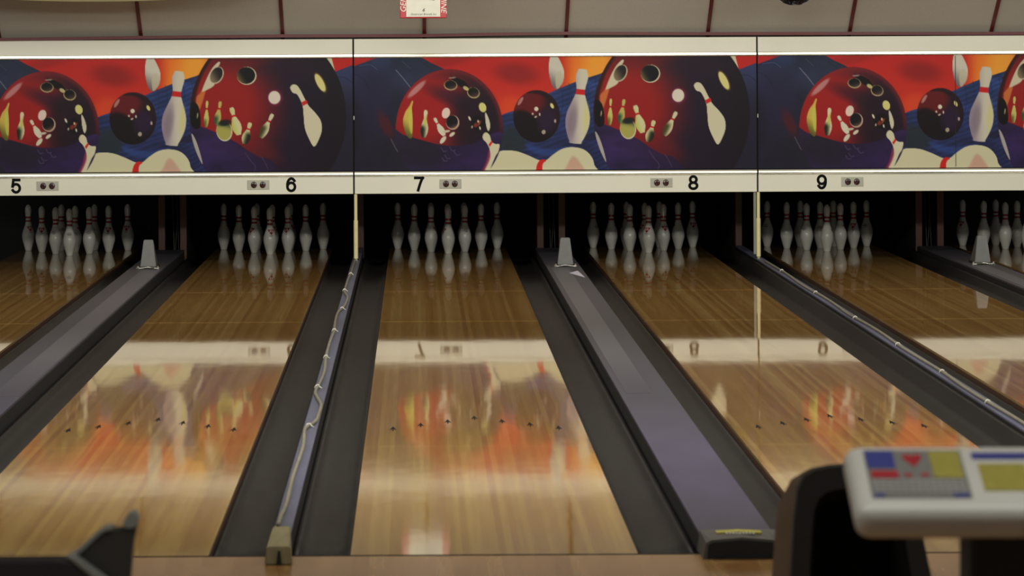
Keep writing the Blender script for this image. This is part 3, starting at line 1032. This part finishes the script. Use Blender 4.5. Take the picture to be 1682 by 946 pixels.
    put(B * 0.55 * ell(1085, 245, 40, 18, 25, 22), (120, 30, 36))
    put(B * 0.8 * (1 - ell(1107, 190, 126, 146, 0, 5)) * (1 - ss(1000, 1040, gx)), (34, 14, 14))
    put(B * 0.85 * poly([(985, 160), (992, 150), (1004, 132), (1000, 150), (994, 170), (988, 182)], 3), (206, 130, 70))
    low = poly([(970, 196), (990, 205), (1008, 212), (1030, 222), (1050, 232), (1070, 246), (1088, 256), (1110, 264), (1120, 300), (960, 300)], 2.5)
    put(B * low * 0.95, mixc((52, 38, 86), (44, 28, 62), ss(1000, 1110, gx)) * (1 + 0.3 * fbm(40, 18, 33)[..., None]))
    put(B * poly([(977, 168), (984, 167), (990, 178), (992, 204), (984, 210), (976, 200)], 1.5), (14, 8, 8))
    put(B * 0.8 * ell(987, 188, 1.2, 5, 8), (190, 180, 140))
    put(B * 0.85 * poly([(977, 218), (983, 226), (990, 246), (995, 268), (988, 258), (980, 238)], 1), (196, 188, 174))
    put(B * poly([(995, 146), (1003, 126), (1012, 110), (1022, 100), (1024, 104), (1012, 124), (1015, 138), (998, 148)], 1.2), (206, 194, 168))
    put(B * ell(1019, 122, 10.5, 15, 28), (198, 186, 160))
    put(B * ell(1018.5, 121.5, 9.3, 13.6, 28), mixc((40, 34, 34), (140, 122, 96), ss(-10, 14, (1018 - gx) + (gy - 122) * 0.6)))
    put(B * ell(1068.5, 123, 16, 14.8, 0), (214, 204, 176))
    put(B * ell(1067.5, 122.5, 15, 13.8, 0), mixc((18, 14, 16), (130, 112, 70), ss(-2, 15, (1066 - gx) * 0.8 + (gy - 124) * 0.5)))
    pin(1003, 164, 1001, 207, 8, (200, 190, 116), True, None, (0.6, -1, (110, 110, 50)))
    pin(1025, 165, 1018, 204, 11, (190, 176, 104), True, None, (0.5, -1, (60, 92, 60)))
    pin(1043, 175, 1055, 220, 16, (206, 200, 158), True, (0.9, 0.2, (190, 190, 90)))
    pin(1074, 200, 1064, 235, 14, (204, 196, 150), True, None, (0.35, 1, (40, 44, 30)))
    pin(1111, 186, 1091, 225, 13, (206, 198, 166), True, None, (0.4, -1, (80, 76, 40)))
    put(ell(1031, 213.5, 13.2, 17, -8), (206, 200, 176))
    put(ell(1030.5, 212.5, 12.2, 16, -8), mixc((44, 66, 50), (172, 164, 92), ss(196, 212, gy + 0.2 * (1030 - gx))))
    put(0.8 * ell(1032, 200, 10, 5, -8, 4), (24, 26, 24))
    put(ell(1114.5, 159.5, 13, 14, 0, 6), (112, 36, 66))
    put(ell(1114, 159, 10, 10.8, 0, 2), (216, 204, 190))
    put(ell(1190, 135, 7, 18, -27, 3), (120, 96, 50))
    put(ell(1189.5, 135, 5.6, 16, -27, 1.2), (212, 202, 142))
    put(poly([(1140, 143), (1144, 138), (1151, 139), (1157, 147), (1163, 159), (1170, 172), (1181, 184), (1190, 197), (1192, 212), (1187, 228), (1179, 240), (1171, 228), (1164, 210), (1162, 190), (1160, 172), (1152, 155), (1144, 151)], 1.0), (206, 198, 172))
    put(poly([(1158.5, 167), (1167, 163), (1169, 169), (1161, 173)], 0.8, False), (200, 44, 40))
    for pts in ([(1066, 250), (1074, 262), (1082, 272), (1080, 280)], [(1092, 256), (1098, 266), (1103, 276)]):
        put(0.5 * line(pts, 0.7), (104, 92, 124))
    img = np.clip(img, 0, 255)
    v = (img / 255.0) ** 1.17
    rgb = np.where(v <= 0.04045, v / 12.92, ((v + 0.055) / 1.055) ** 2.4)
    # grid mesh in metres, local origin at the panel's lower left
    k = 29.3 / F
    me = bpy.data.meshes.new('mural_panel')
    vx = (gx - U0) * k
    vz = (V1 - gy) * k
    wx, wz = (U1 - U0) * k, (V1 - V0) * k
    front = np.stack([vx, np.zeros_like(vx), vz], -1).reshape(-1, 3)
    idx = np.arange(NX * NY).reshape(NY, NX)
    q = np.stack([idx[:-1, :-1], idx[1:, :-1], idx[1:, 1:], idx[:-1, 1:]], -1).reshape(-1, 4)
    n0 = len(front)
    back = np.array([[0, 0.012, wz], [wx, 0.012, wz], [wx, 0.012, 0], [0, 0.012, 0]])
    co_ = np.vstack([front, back])
    tl, tr, br, bl = idx[0, 0], idx[0, -1], idx[-1, -1], idx[-1, 0]
    faces = [tuple(f) for f in q.tolist()] + [(n0, n0 + 1, n0 + 2, n0 + 3)]
    me.from_pydata(co_.tolist(), [], faces)
    ca = me.color_attributes.new('print', 'FLOAT_COLOR', 'POINT')
    arr = np.ones((len(co_), 4), np.float32)
    arr[:n0, :3] = rgb.reshape(-1, 3)
    arr[n0:, :3] = 0.02
    ca.data.foreach_set('color', arr.ravel())
    m = bpy.data.materials.new('mural_print')
    m.use_nodes = True
    nt = m.node_tree
    at = nt.nodes.new('ShaderNodeVertexColor')
    at.layer_name = 'print'
    b = nt.nodes['Principled BSDF']
    b.inputs['Roughness'].default_value = 0.35
    b.inputs['Specular IOR Level'].default_value = 0.12
    nt.links.new(at.outputs['Color'], b.inputs['Base Color'])
    me.materials.append(m)
    return me, wx, wz
MURAL, MW, MH = make_mural()

# ------------------------------------------------------------------ masking units
KM = 29.3 / F
def mz(py):
    return H - (py - VY) * KM
def masking(x0, label, nums, gloss):
    x1 = x0 + PITCH
    t = thing('masking_unit', label, 'masking unit', (x0, YM, ZB_M), 'printed masking units over the pins')
    g = 0.006
    w = PITCH
    def zz(py):
        return mz(py) - ZB_M
    box('header_board', M['white'], t, g, w - g, 0.0, 0.05, zz(88.5), zz(63.5), 0.003)
    bm = bmesh.new()
    za, zb = zz(94.2), zz(88.7)
    prof = [(0.02, za), (-0.008, za), (-0.0100, za + 0.3 * (zb - za)), (-0.0090, za + 0.6 * (zb - za)), (-0.0075, za + 0.97 * (zb - za)), (0.02, zb)]
    a = [bm.verts.new((g, p[0], p[1])) for p in prof]
    b = [bm.verts.new((w - g, p[0], p[1])) for p in prof]
    bm.faces.new(a); bm.faces.new(b[::-1])
    for i in range(6):
        bm.faces.new((a[i], b[i], b[(i + 1) % 6], a[(i + 1) % 6]))
    bm_obj('top_trim', bm, M['chrome'], t)
    o = bpy.data.objects.new('mural_panel', MURAL)
    COL.objects.link(o)
    o.parent = t
    o.location = (g, 0.006, zz(280.0))
    o.scale = ((w - 2 * g) / MW, 1, 1)
    bm = bmesh.new()
    za, zb = zz(289.8), zz(281.2)
    dz = zb - za
    prof = [(0.02, za), (-0.002, za), (-0.004, za + 0.34 * dz), (-0.016, za + 0.38 * dz), (-0.0200, za + 0.42 * dz), (-0.0192, za + 0.54 * dz), (-0.0178, za + 0.68 * dz), (-0.0158, za + 0.82 * dz), (-0.0135, za + 0.94 * dz), (-0.008, zb), (0.02, zb)]
    a = [bm.verts.new((g, p[0], p[1])) for p in prof]
    b = [bm.verts.new((w - g, p[0], p[1])) for p in prof]
    bm.faces.new(a); bm.faces.new(b[::-1])
    for i in range(11):
        bm.faces.new((a[i], b[i], b[(i + 1) % 11], a[(i + 1) % 11]))
    bm_obj('bottom_trim', bm, M['chrome'], t)
    box('fascia_board', M['white'], t, g, w - g, 0.0, 0.05, 0.0, zz(290.0), 0.003)
    box('backing_board', M['black'], t, 0.0, w, 0.0505, 0.075, 0.004, zz(64.5))
    for (n, xn, xl, gl) in nums:
        me = numeral_mesh(n, 0.113, 0.077, 0.0205)
        o = link('lane_number', me, M['number'], t)
        o.rotation_euler = (math.radians(90), 0, 0)
        o.location = ((xn - VX) * KM - x0, -0.0012, zz(302.3))
        pl = box('indicator_plate', M['plate_gloss'] if gl else M['plate'], t, (xl - 18.0 - VX) * KM - x0, (xl + 18.0 - VX) * KM - x0, -0.007, 0.001, zz(309.8), zz(294.6), 0.002)
        for s in (-7.2, 7.2):
            bm = bmesh.new()
            cx, cz = (xl + s - VX) * KM - x0, zz(302.2)
            rings = []
            for (r, yy) in ((0.0225, -0.0068), (0.0225, -0.010), (0.019, -0.0125), (0.010, -0.0145)):
                rings.append([bm.verts.new((cx + r * math.cos(2 * math.pi * k / 20), yy, cz + 1.1 * r * math.sin(2 * math.pi * k / 20))) for k in range(20)])
            for i in range(3):
                for k in range(20):
                    bm.faces.new((rings[i][k], rings[i][(k + 1) % 20], rings[i + 1][(k + 1) % 20], rings[i + 1][k]))
            bm.faces.new(rings[3])
            bm.faces.new(rings[0][::-1])
            bm_obj('lens', bm, M['lens'], pl, False)
    # little latch at the joint
    box('joint_latch', M['chrome'], t, 0.001, 0.0055, -0.006, 0.02, zz(196), zz(190))
    return t
XM = (580.0 - VX) * KM
masking(XM - PITCH, 'printed bowling mural unit above lanes 5 and 6, left part cut by frame', (('5', 25, 77, False), ('6', 477, 423, False)), False)
masking(XM, 'printed bowling mural unit above lanes 7 and 8, whole in the centre', (('7', 687, 738.5, True), ('8', 1137.5, 1085, True)), True)
t = masking(XM + PITCH, 'printed bowling mural unit above lane 9, cut by right edge', (('9', 1348.5, 1398.5, False),), False)
box('panel_seam', M['black'], t, (1569 - VX) * KM - XM - PITCH - 0.002, (1569 - VX) * KM - XM - PITCH + 0.002, 0.003, 0.0065, mz(278.5) - ZB_M, mz(96) - ZB_M)

# ------------------------------------------------------------------ bowling pins
PR = [(0.0, 0.0258), (0.004, 0.0275), (0.019, 0.0315), (0.057, 0.0430), (0.085, 0.0510), (0.100, 0.0545), (0.1143, 0.0555), (0.130, 0.0550), (0.149, 0.0520), (0.170, 0.0455), (0.184, 0.0405), (0.205, 0.0325), (0.225, 0.0265), (0.239, 0.0240), (0.254, 0.0228), (0.266, 0.0229), (0.283, 0.0240), (0.300, 0.0258), (0.318, 0.0275), (0.335, 0.0282), (0.350, 0.0270), (0.363, 0.0225), (0.373, 0.0150), (0.379, 0.0070), (0.381, 0.0)]
PSX = 0.945
def pin_r(z):
    for (z0, r0), (z1, r1) in zip(PR[:-1], PR[1:]):
        if z0 <= z <= z1:
            return (r0 + (r1 - r0) * (z - z0) / (z1 - z0)) * PSX
    return 0.0
bm = bmesh.new()
add_lathe(bm, [(max(r * PSX, 1e-6), z) for z, r in PR], 40)
bmesh.ops.remove_doubles(bm, verts=bm.verts, dist=1e-5)
PIN = bm_obj('bowling_pin', bm, M['pin'], None, True)
PIN.data.polygons.foreach_get
def ring(z0, z1):
    bm = bmesh.new()
    zs = [z0 + (z1 - z0) * k / 4 for k in range(5)]
    prof = [(pin_r(z0) - 0.001, z0)] + [(pin_r(z) + 0.0006, z) for z in zs] + [(pin_r(z1) - 0.001, z1)]
    add_lathe(bm, prof, 40, close=False)
    return bm
bm_obj('neck_stripe', ring(0.238, 0.2535), M['pin_red'], PIN, True)
bm_obj('neck_stripe', ring(0.267, 0.2825), M['pin_red'], PIN, True)
def decal(shapes, m, name):
    """flat shapes (angle offset in metres, height) laid on the belly, facing -y"""
    bm = bmesh.new()
    for pts in shapes:
        hi = []
        for (u, z) in pts:
            r = pin_r(z)
            a = -math.pi / 2 + u / max(r, 0.01)
            hi.append((math.cos(a), math.sin(a), r, z))
        cu = sum(p[0] for p in pts) / len(pts)
        cz = sum(p[1] for p in pts) / len(pts)
        rc = pin_r(cz)
        ac = -math.pi / 2 + cu / rc
        cv = bm.verts.new(((rc + 0.0012) * math.cos(ac), (rc + 0.0012) * math.sin(ac), cz))
        vs = [bm.verts.new(((r + 0.0009) * c, (r + 0.0009) * s, z)) for c, s, r, z in hi]
        for i in range(len(vs)):
            bm.faces.new((cv, vs[i], vs[(i + 1) % len(vs)]))
    return bm_obj(name, bm, m, PIN, False)
def strip(u0, z0, u1, z1, w, n=4):
    out = []
    up, dn = [], []
    for k in range(n + 1):
        t = k / n
        up.append((u0 + (u1 - u0) * t, z0 + (z1 - z0) * t + w / 2))
        dn.append((u0 + (u1 - u0) * t, z0 + (z1 - z0) * t - w / 2))
    return up + dn[::-1]
# red crown-like crest with a white figure cut into it, black scribble below
crest = [[(-0.024, 0.196), (-0.010, 0.199), (-0.009, 0.186), (-0.013, 0.178)],
         [(0.024, 0.196), (0.010, 0.199), (0.009, 0.186), (0.013, 0.178)],
         [(-0.009, 0.199), (0.009, 0.199), (0.008, 0.193), (-0.008, 0.193)],
         [(-0.013, 0.177), (0.0, 0.182), (0.013, 0.177), (0.0, 0.161)],
         [(-0.003, 0.192), (0.003, 0.192), (0.003, 0.183), (-0.003, 0.183)]]
crest = [[(u * 1.2, 0.181 + (z - 0.180) * 1.2) for u, z in q] for q in crest]
decal(crest, M['pin_red'], 'crest')
decal([strip(-0.013, 0.158, -0.003, 0.155, 0.003), strip(0.002, 0.154, 0.013, 0.158, 0.003), strip(-0.006, 0.149, 0.007, 0.150, 0.0025)], M['pin_mark'], 'maker_script')
# black writing round the back of the belly
def turn(pts):
    return pts
bk = decal([strip(-0.016, 0.181, 0.016, 0.183, 0.0035), strip(-0.020, 0.172, 0.018, 0.172, 0.004), strip(-0.010, 0.163, 0.012, 0.164, 0.003), strip(-0.002, 0.192, 0.002, 0.186, 0.003)], M['pin_mark'], 'maker_script')
bk.rotation_euler = (0, 0, math.pi)
kids = [o for o in PIN.children]
def pin_at(x, y, rot, label, first):
    if first:
        o = PIN
    else:
        o = PIN.copy()
        COL.objects.link(o)
        for k in kids:
            c = k.copy()
            COL.objects.link(c)
            c.parent = o
    o.location = (x, y, sag(y) + 0.0002)
    o.rotation_euler = (0, 0, math.radians(rot))
    return tag(o, label, 'bowling pin', 'bowling pins racked on the lanes')
# pin number -> (row, sideways step)
SPOT = {1: (0, 0), 2: (1, -0.5), 3: (1, 0.5), 4: (2, -1), 5: (2, 0), 6: (2, 1), 7: (3, -1.5), 8: (3, -0.5), 9: (3, 0.5), 10: (3, 1.5)}
PLACE = {1: 'white bowling pin at the very front of the rack %s', 2: 'white bowling pin just behind front pin on its left, rack %s',
         3: 'white bowling pin just behind front pin on its right, rack %s', 4: 'white bowling pin at left end of third row, rack %s',
         5: 'white bowling pin in middle of rack directly behind front pin, %s', 6: 'white bowling pin at right end of third row, rack %s',
         7: 'white bowling pin at back left corner of rack %s', 8: 'white bowling pin in back row left of middle, rack %s',
         9: 'white bowling pin in back row right of middle, rack %s', 10: 'white bowling pin at back right corner of rack %s'}
ROT = {5: {1: 182, 2: 165, 3: 178, 4: 0, 5: 80, 6: -4, 7: 30, 8: 200, 9: 170, 10: -12},
       6: {1: 18, 2: -42, 3: -18, 4: 95, 5: 60, 6: 265, 7: 90, 8: 100, 9: 50, 10: 268},
       7: {1: -72, 2: 75, 3: 190, 4: 95, 5: 90, 6: 262, 7: 100, 8: 95, 9: 90, 10: 265},
       8: {1: -25, 2: 80, 3: 16, 4: 95, 5: -60, 6: 268, 7: 218, 8: 110, 9: 100, 10: 4},
       9: {1: 250, 2: 142, 3: 78, 4: 92, 5: 170, 6: -14, 7: 160, 8: 220, 9: 120, 10: 160},
       10: {1: 95, 2: 90, 3: 265, 4: 92, 5: 90, 6: 266, 7: -30, 8: 90, 9: 92, 10: 270}}
RACKNAME = {5: 'under number 5', 6: 'under number 6', 7: 'under number 7', 8: 'under number 8', 9: 'under number 9', 10: 'at far right edge'}
first = True
for n in (5, 6, 7, 8, 9, 10):
    for k, (row, st) in SPOT.items():
        y = 31.24 - D0 + row * 0.264
        pin_at(CEN[n] + st * 0.2725 - 0.002, y, ROT[n][k], PLACE[k] % RACKNAME[n], first)
        first = False

# ------------------------------------------------------------------ things hanging at the top of the frame
M['sign_red'] = mat('sign_frame_red', (176, 30, 40), 0.4, noise=0.05)
M['sign_white'] = mat('sign_face_white', (214, 208, 192), 0.4, noise=0.04, nscale=20)
M['sign_text'] = mat('sign_lettering_cream', (226, 216, 200), 0.5, noise=0.03)
M['sign_ink'] = mat('sign_ink_green', (84, 104, 88), 0.5, noise=0.1)
M['sign_dark'] = mat('sign_dark_print', (60, 50, 84), 0.5, noise=0.1)
DS = 28.0
sb = W(695.5, 30, DS)
ks = DS / F
t = thing('hanging_sign', 'red framed sign with white face hanging at top of the picture', 'sign', (sb.x, sb.y, sb.z))
w2, hh = 38.5 * ks, 0.52
box('frame', M['sign_red'], t, -w2, w2, 0.0, 0.05, 0.0, hh, 0.006)
box('white_border', M['sign_text'], t, -28 * ks, 27.6 * ks, -0.004, 0.002, 2.6 * ks, hh - 0.012)
box('face', M['sign_white'], t, -26.6 * ks, 26.2 * ks, -0.006, 0.002, 4.0 * ks, hh - 0.018)
def vert_text(body, x, z, rot, size):
    me = text_mesh(body, size, 0.001, 0.25)
    o = link('lettering', me, M['sign_text'], t)
    o.matrix_local = Matrix.Translation((x, -0.0015, z)) @ Matrix.Rotation(math.radians(90), 4, 'X') @ Matrix.Rotation(math.radians(rot), 4, 'Z')
    return o
wl = vert_text('GENUINE', -32.8 * ks, 0, 90, 0.058)
wr = vert_text('GENUINE', 33.2 * ks, 0, -90, 0.058)
bpy.context.view_layer.update()
Lx = wl.data.vertices
ext = max(v.co.x for v in Lx) - min(v.co.x for v in Lx)
wl.location.z = 9.5 * ks + ext / 2
wr.location.z = 9.0 * ks + ext / 2
me = text_mesh('6', 0.034, 0.0008, 0.3)
o = link('numeral', me, M['number'], t)
o.rotation_euler = (math.radians(90), 0, 0)
o.location = (0.0, -0.007, 13.5 * ks)
me = text_mesh('American Brands Inc', 0.022, 0.0006, 0.3)
o = link('small_print', me, M['sign_ink'], t)
o.rotation_euler = (math.radians(90), 0, 0)
o.location = (0.0, -0.007, 6.6 * ks)
bm = bmesh.new()
add_prism_xz(bm, [(-0.06, 0.155), (0.02, 0.135), (0.075, 0.128), (0.095, 0.137), (0.03, 0.150), (0.10, 0.165), (0.0, 0.175), (-0.09, 0.165)], -0.0075, -0.003)
bm_obj('dark_picture', bm, M['sign_dark'], t)
for sx in (-0.12, 0.12):
    bm = bmesh.new()
    top = ZA + (YA - (sb.y + 0.025)) * SL
    add_tube(bm, [(sx, 0.025, hh - 0.01), (sx, 0.025, max(top - sb.z, hh + 0.02))], 0.004, 8)
    bm_obj('hanging_rod', bm, M['bolt'], t)

M['mirror_dark'] = mat('dark_facets', (24, 20, 28), 0.25, noise=0.3, nscale=30, metal=0.3)
DB = 28.0
bp_ = W(1305, 7, DB)
R = 0.165
t = thing('mirror_ball', 'dark faceted hanging ball peeking in at top right', 'ball', (bp_.x, bp_.y, bp_.z + R))
bm = bmesh.new()
bmesh.ops.create_uvsphere(bm, u_segments=28, v_segments=18, radius=R)
fs = [f for f in bm.faces if len(f.verts) == 4]
r_ = bmesh.ops.inset_individual(bm, faces=fs, thickness=0.0025, depth=0.0)
for f in fs:
    nn = f.normal.copy()
    d = random.uniform(0.001, 0.010)
    for v in f.verts:
        v.co += nn * d
bm_obj('facets', bm, M['mirror_dark'], t)
bm = bmesh.new()
top = ZA + (YA - bp_.y) * SL
add_tube(bm, [(0, 0, R - 0.005), (0, 0, max(top - bp_.z - R, R + 0.05))], 0.006, 8)
bm_obj('hanging_rod', bm, M['bolt'], t)

M['board_beige'] = mat('board_beige', (120, 106, 68), 0.6, noise=0.08, nscale=6)
DO = 28.15
bb = W(165, 3.2, DO)
kk = DO / F
bm = bmesh.new()
n = 48
pts = [(280 * kk * math.cos(2 * math.pi * k / n), 0.12 + 0.12 * math.sin(2 * math.pi * k / n)) for k in range(n)]
add_prism_xz(bm, pts, 0.0, 0.03, 0.004)
o = bm_obj('oval_board', bm, M['board_beige'])
o.location = bb
tag(o, 'beige board with curved lower edge just showing at top left', 'board')

# ------------------------------------------------------------------ ball return hood, scoring console, grey hood in the foreground
M['shell'] = mat('hood_brown', (104, 78, 54), 0.55, noise=0.12, nscale=4, stretch=(1, 1, 3))
M['hood_black'] = mat('hood_black', (24, 21, 22), 0.45, noise=0.1)
M['hood_inside'] = mat('hood_inside_black', (8, 8, 9), 0.8, noise=0.1)
M['console'] = mat('console_off_white', (196, 192, 186), 0.4, noise=0.03)
DH = 8.5
kh = DH / F
def hp(px, py):
    v = W(px, py, DH)
    return (v.x, v.z)
out_px = [(1287, 1600), (1296, 950), (1302, 850), (1308, 800), (1318, 780), (1336, 768), (1360, 763), (1400, 760), (1440, 760), (1472, 765), (1492, 780), (1502, 805), (1510, 850), (1518, 890), (1530, 946), (1556, 1100)]
outer = [hp(*p) for p in out_px]
cxm = sum(p[0] for p in outer) / len(outer)
x_l, x_r = outer[0][0], outer[-1][0]
outer[0] = (outer[1][0] - 0.022, 0.0)
outer[-1] = (outer[-2][0] + 0.05, 0.0)
t = thing('ball_return', 'ball return hood with brown shell and black mouth, lower right foreground', 'ball return', (0, DH - D0, 0))
def loft(name, secs, m, smooth=True, caps=(False, False)):
    bm = bmesh.new()
    rows = [[bm.verts.new(p) for p in s] for s in secs]
    for a, b in zip(rows[:-1], rows[1:]):
        for i in range(len(a) - 1):
            bm.faces.new((a[i], a[i + 1], b[i + 1], b[i]))
    if caps[0]:
        bm.faces.new(rows[0])
    if caps[1]:
        bm.faces.new(rows[-1][::-1])
    return bm_obj(name, bm, m, t, smooth)
ztop = max(p[1] for p in outer)
def sec(y, sxy, zsc, grow=0.0):
    return [(cxm + (p[0] - cxm) * sxy, y, p[1] * zsc if p[1] > 0.01 else 0.0) for p in outer]
loft('shell', [sec(0.0, 1.0, 1.0), sec(0.06, 1.005, 0.99), sec(0.25, 1.005, 0.95), sec(0.45, 0.98, 0.88), sec(0.56, 0.93, 0.80), sec(0.62, 0.80, 0.68), sec(0.63, 0.3, 0.4)], M['shell'])
inner = [(cxm + (p[0] - cxm) * 0.70, (p[1] * 0.925) if p[1] > 0.01 else 0.0) for p in outer]
loft('front_rim', [[(p[0], 0.0, p[1]) for p in outer], [(cxm + (p[0] - cxm) * 0.99, -0.02, p[1] * 0.995) for p in outer], [(cxm + (p[0] - cxm) * 0.74, -0.02, p[1] * 0.935) for p in outer], [(p[0], -0.005, p[1]) for p in inner]], M['hood_black'], False)
loft('mouth', [[(p[0], -0.005, p[1]) for p in inner], [(cxm + (p[0] - cxm) * 0.66, 0.40, p[1] * 0.80) for p in outer], [(cxm + (p[0] - cxm) * 0.05, 0.42, p[1] * 0.3) for p in outer]], M['hood_inside'], False)

# console with keyboard overlay on a black pedestal
def oy(y):
    return y * 0.97 - 0.008
t = thing('scoring_console', 'off-white scoring keyboard console on black pedestal, lower right foreground', 'console', (-0.0, 6.0 - D0 + 0.028, 0), None, math.radians(-2.2))
tilt = math.atan2(0.063, 0.25)
XL, XR = 0.674, 1.20
ZF = 1.006
bm = bmesh.new()
add_box(bm, XL, XR, 0.0, 0.285, -0.058, 0.0, 0.024, 5)
o = bm_obj('casing', bm, M['console'], t, True)
R_ = Matrix.Translation((0, 0, ZF)) @ Matrix.Rotation(tilt, 4, 'X')
o.matrix_local = R_
box_parts = []
def on_console(name, m, x0, x1, y0, y1, h=0.0012, parent=None):
    bm = bmesh.new()
    add_box(bm, x0, x1, y0, y1, -0.0008 if parent is None else 0.0, h)
    p = bm_obj(name, bm, m, t if parent is None else parent)
    if parent is None:
        p.matrix_local = R_
    return p
M['ov_grey'] = mat('overlay_grey', (116, 114, 112), 0.5, noise=0.08, nscale=60)
M['ov_blue'] = mat('overlay_blue', (54, 60, 128), 0.5, noise=0.08)
M['ov_red'] = mat('overlay_red', (158, 34, 44), 0.5, noise=0.08)
M['ov_yellow'] = mat('overlay_yellow', (150, 140, 64), 0.5, noise=0.1, nscale=60)
M['ov_key'] = mat('overlay_key', (150, 148, 146), 0.5, noise=0.1)
ov = on_console('keyboard_overlay', M['ov_grey'], 0.703, 0.858, 0.038, 0.250)
on_console('blue_keys', M['ov_blue'], 0.706, 0.752, 0.180, 0.256, 0.0022, ov)
on_console('red_key', M['ov_red'], 0.709, 0.754, 0.136, 0.168, 0.0022, ov)
on_console('yellow_keys', M['ov_yellow'], 0.812, 0.862, 0.136, 0.256, 0.0022, ov)
bm = bmesh.new()
pts = [(0.766, 0.236), (0.776, 0.242), (0.783, 0.232), (0.790, 0.242), (0.800, 0.236), (0.797, 0.220), (0.783, 0.185), (0.769, 0.220)]
a = [bm.verts.new((p[0], p[1], 0.0)) for p in pts]
b = [bm.verts.new((p[0], p[1], 0.0022)) for p in pts]
bm.faces.new(a[::-1]); bm.faces.new(b)
for i in range(len(pts)):
    j = (i + 1) % len(pts)
    bm.faces.new((a[i], a[j], b[j], b[i]))
bm_obj('red_emblem', bm, M['ov_red'], ov)
on_console('red_key', M['ov_red'], 0.764, 0.776, 0.142, 0.156, 0.0022, ov)
on_console('red_key', M['ov_red'], 0.792, 0.804, 0.142, 0.156, 0.0022, ov)
bm = bmesh.new()
for r in range(4):
    for c in range(13):
        x = 0.709 + c * 0.0118
        y = 0.074 + r * 0.0145
        add_box(bm, x, x + 0.009, y, y + 0.010, 0.0, 0.0024)
kb = bm_obj('letter_keys', bm, M['ov_key'], ov)
on_console('blue_key', M['ov_blue'], 0.708, 0.724, 0.054, 0.068, 0.0022, ov)
on_console('blue_key', M['ov_blue'], 0.836, 0.862, 0.054, 0.068, 0.0022, ov)
for ch in ov.children:
    ch.location = (0.035, -0.012, 0)
    ch.scale = (0.95, 1, 1)
ov2 = on_console('side_overlay', M['ov_yellow'], 0.880, 0.954, 0.070, 0.190)
on_console('dark_label', M['ov_blue'], 0.874, 1.00, 0.210, 0.240)
box('pedestal', M['black'], t, 0.856, 1.12, 0.06, 0.24, 0.03, 0.965, 0.01)
box('foot', M['hood_black'], t, 0.80, 1.17, 0.0, 0.32, 0.0, 0.032, 0.008)

# grey moulded hood at the lower left
M['grey_hood'] = mat('moulded_dark_grey', (52, 49, 46), 0.4, noise=0.08)
M['grey_hood_lit_edge'] = mat('moulded_edge_painted_light', (128, 130, 126), 0.35, noise=0.05)  # paler grey paints the light caught by the hood's chamfer and fin edges
M['grey_hood_face'] = mat('moulded_black_face', (30, 27, 32), 0.5, noise=0.1)
DL = 7.0
def lp(px, py):
    v = W(px, py, DL)
    return (v.x, v.z)
t = thing('console_hood', 'dark grey moulded console hood with raised fin, lower left foreground', 'console', (0, DL - D0, 0))
bm = bmesh.new()
add_prism_xz(bm, [lp(-260, 1000), (lp(-260, 0)[0], 0.0), (lp(205, 0)[0], 0.0), lp(190, 960), lp(172, 946), lp(142, 926), lp(118, 914), lp(100, 912), lp(-260, 916)], -0.05, 0.0, 0.006)
bm_obj('body', bm, M['grey_hood_face'], t)
bm = bmesh.new()
add_prism_xz(bm, [(lp(212, 0)[0], 0.0), lp(213, 960), lp(219, 890), lp(225, 866), lp(226, 852), lp(220, 846), lp(212, 848), lp(206, 856), lp(202, 868), lp(186, 869), lp(172, 872), lp(160, 881), lp(126, 913), lp(116, 918), lp(116, 1000), (lp(116, 0)[0], 0.0)], 0.004, 0.04, 0.004)
bm_obj('fin', bm, M['grey_hood'], t)
bm = bmesh.new()
add_prism_xz(bm, [lp(112, 908), lp(122, 906), lp(134, 913), lp(184, 950), lp(192, 962), lp(176, 962), lp(150, 938)], -0.053, -0.012, 0.003)
bm_obj('lit_chamfer', bm, M['grey_hood_lit_edge'], t)
for pts in ([(112, 912), (124, 907), (160, 874), (172, 866), (186, 864), (186, 871), (173, 873), (162, 881), (128, 913), (116, 916)], [(201, 862), (206, 850), (213, 842), (221, 840), (228, 850), (226, 862), (220, 868), (206, 868)]):
    bm = bmesh.new()
    add_prism_xz(bm, [lp(*p) for p in pts], -0.002, 0.044, 0.002)
    bm_obj('lit_fin_edge', bm, M['grey_hood_lit_edge'], t)
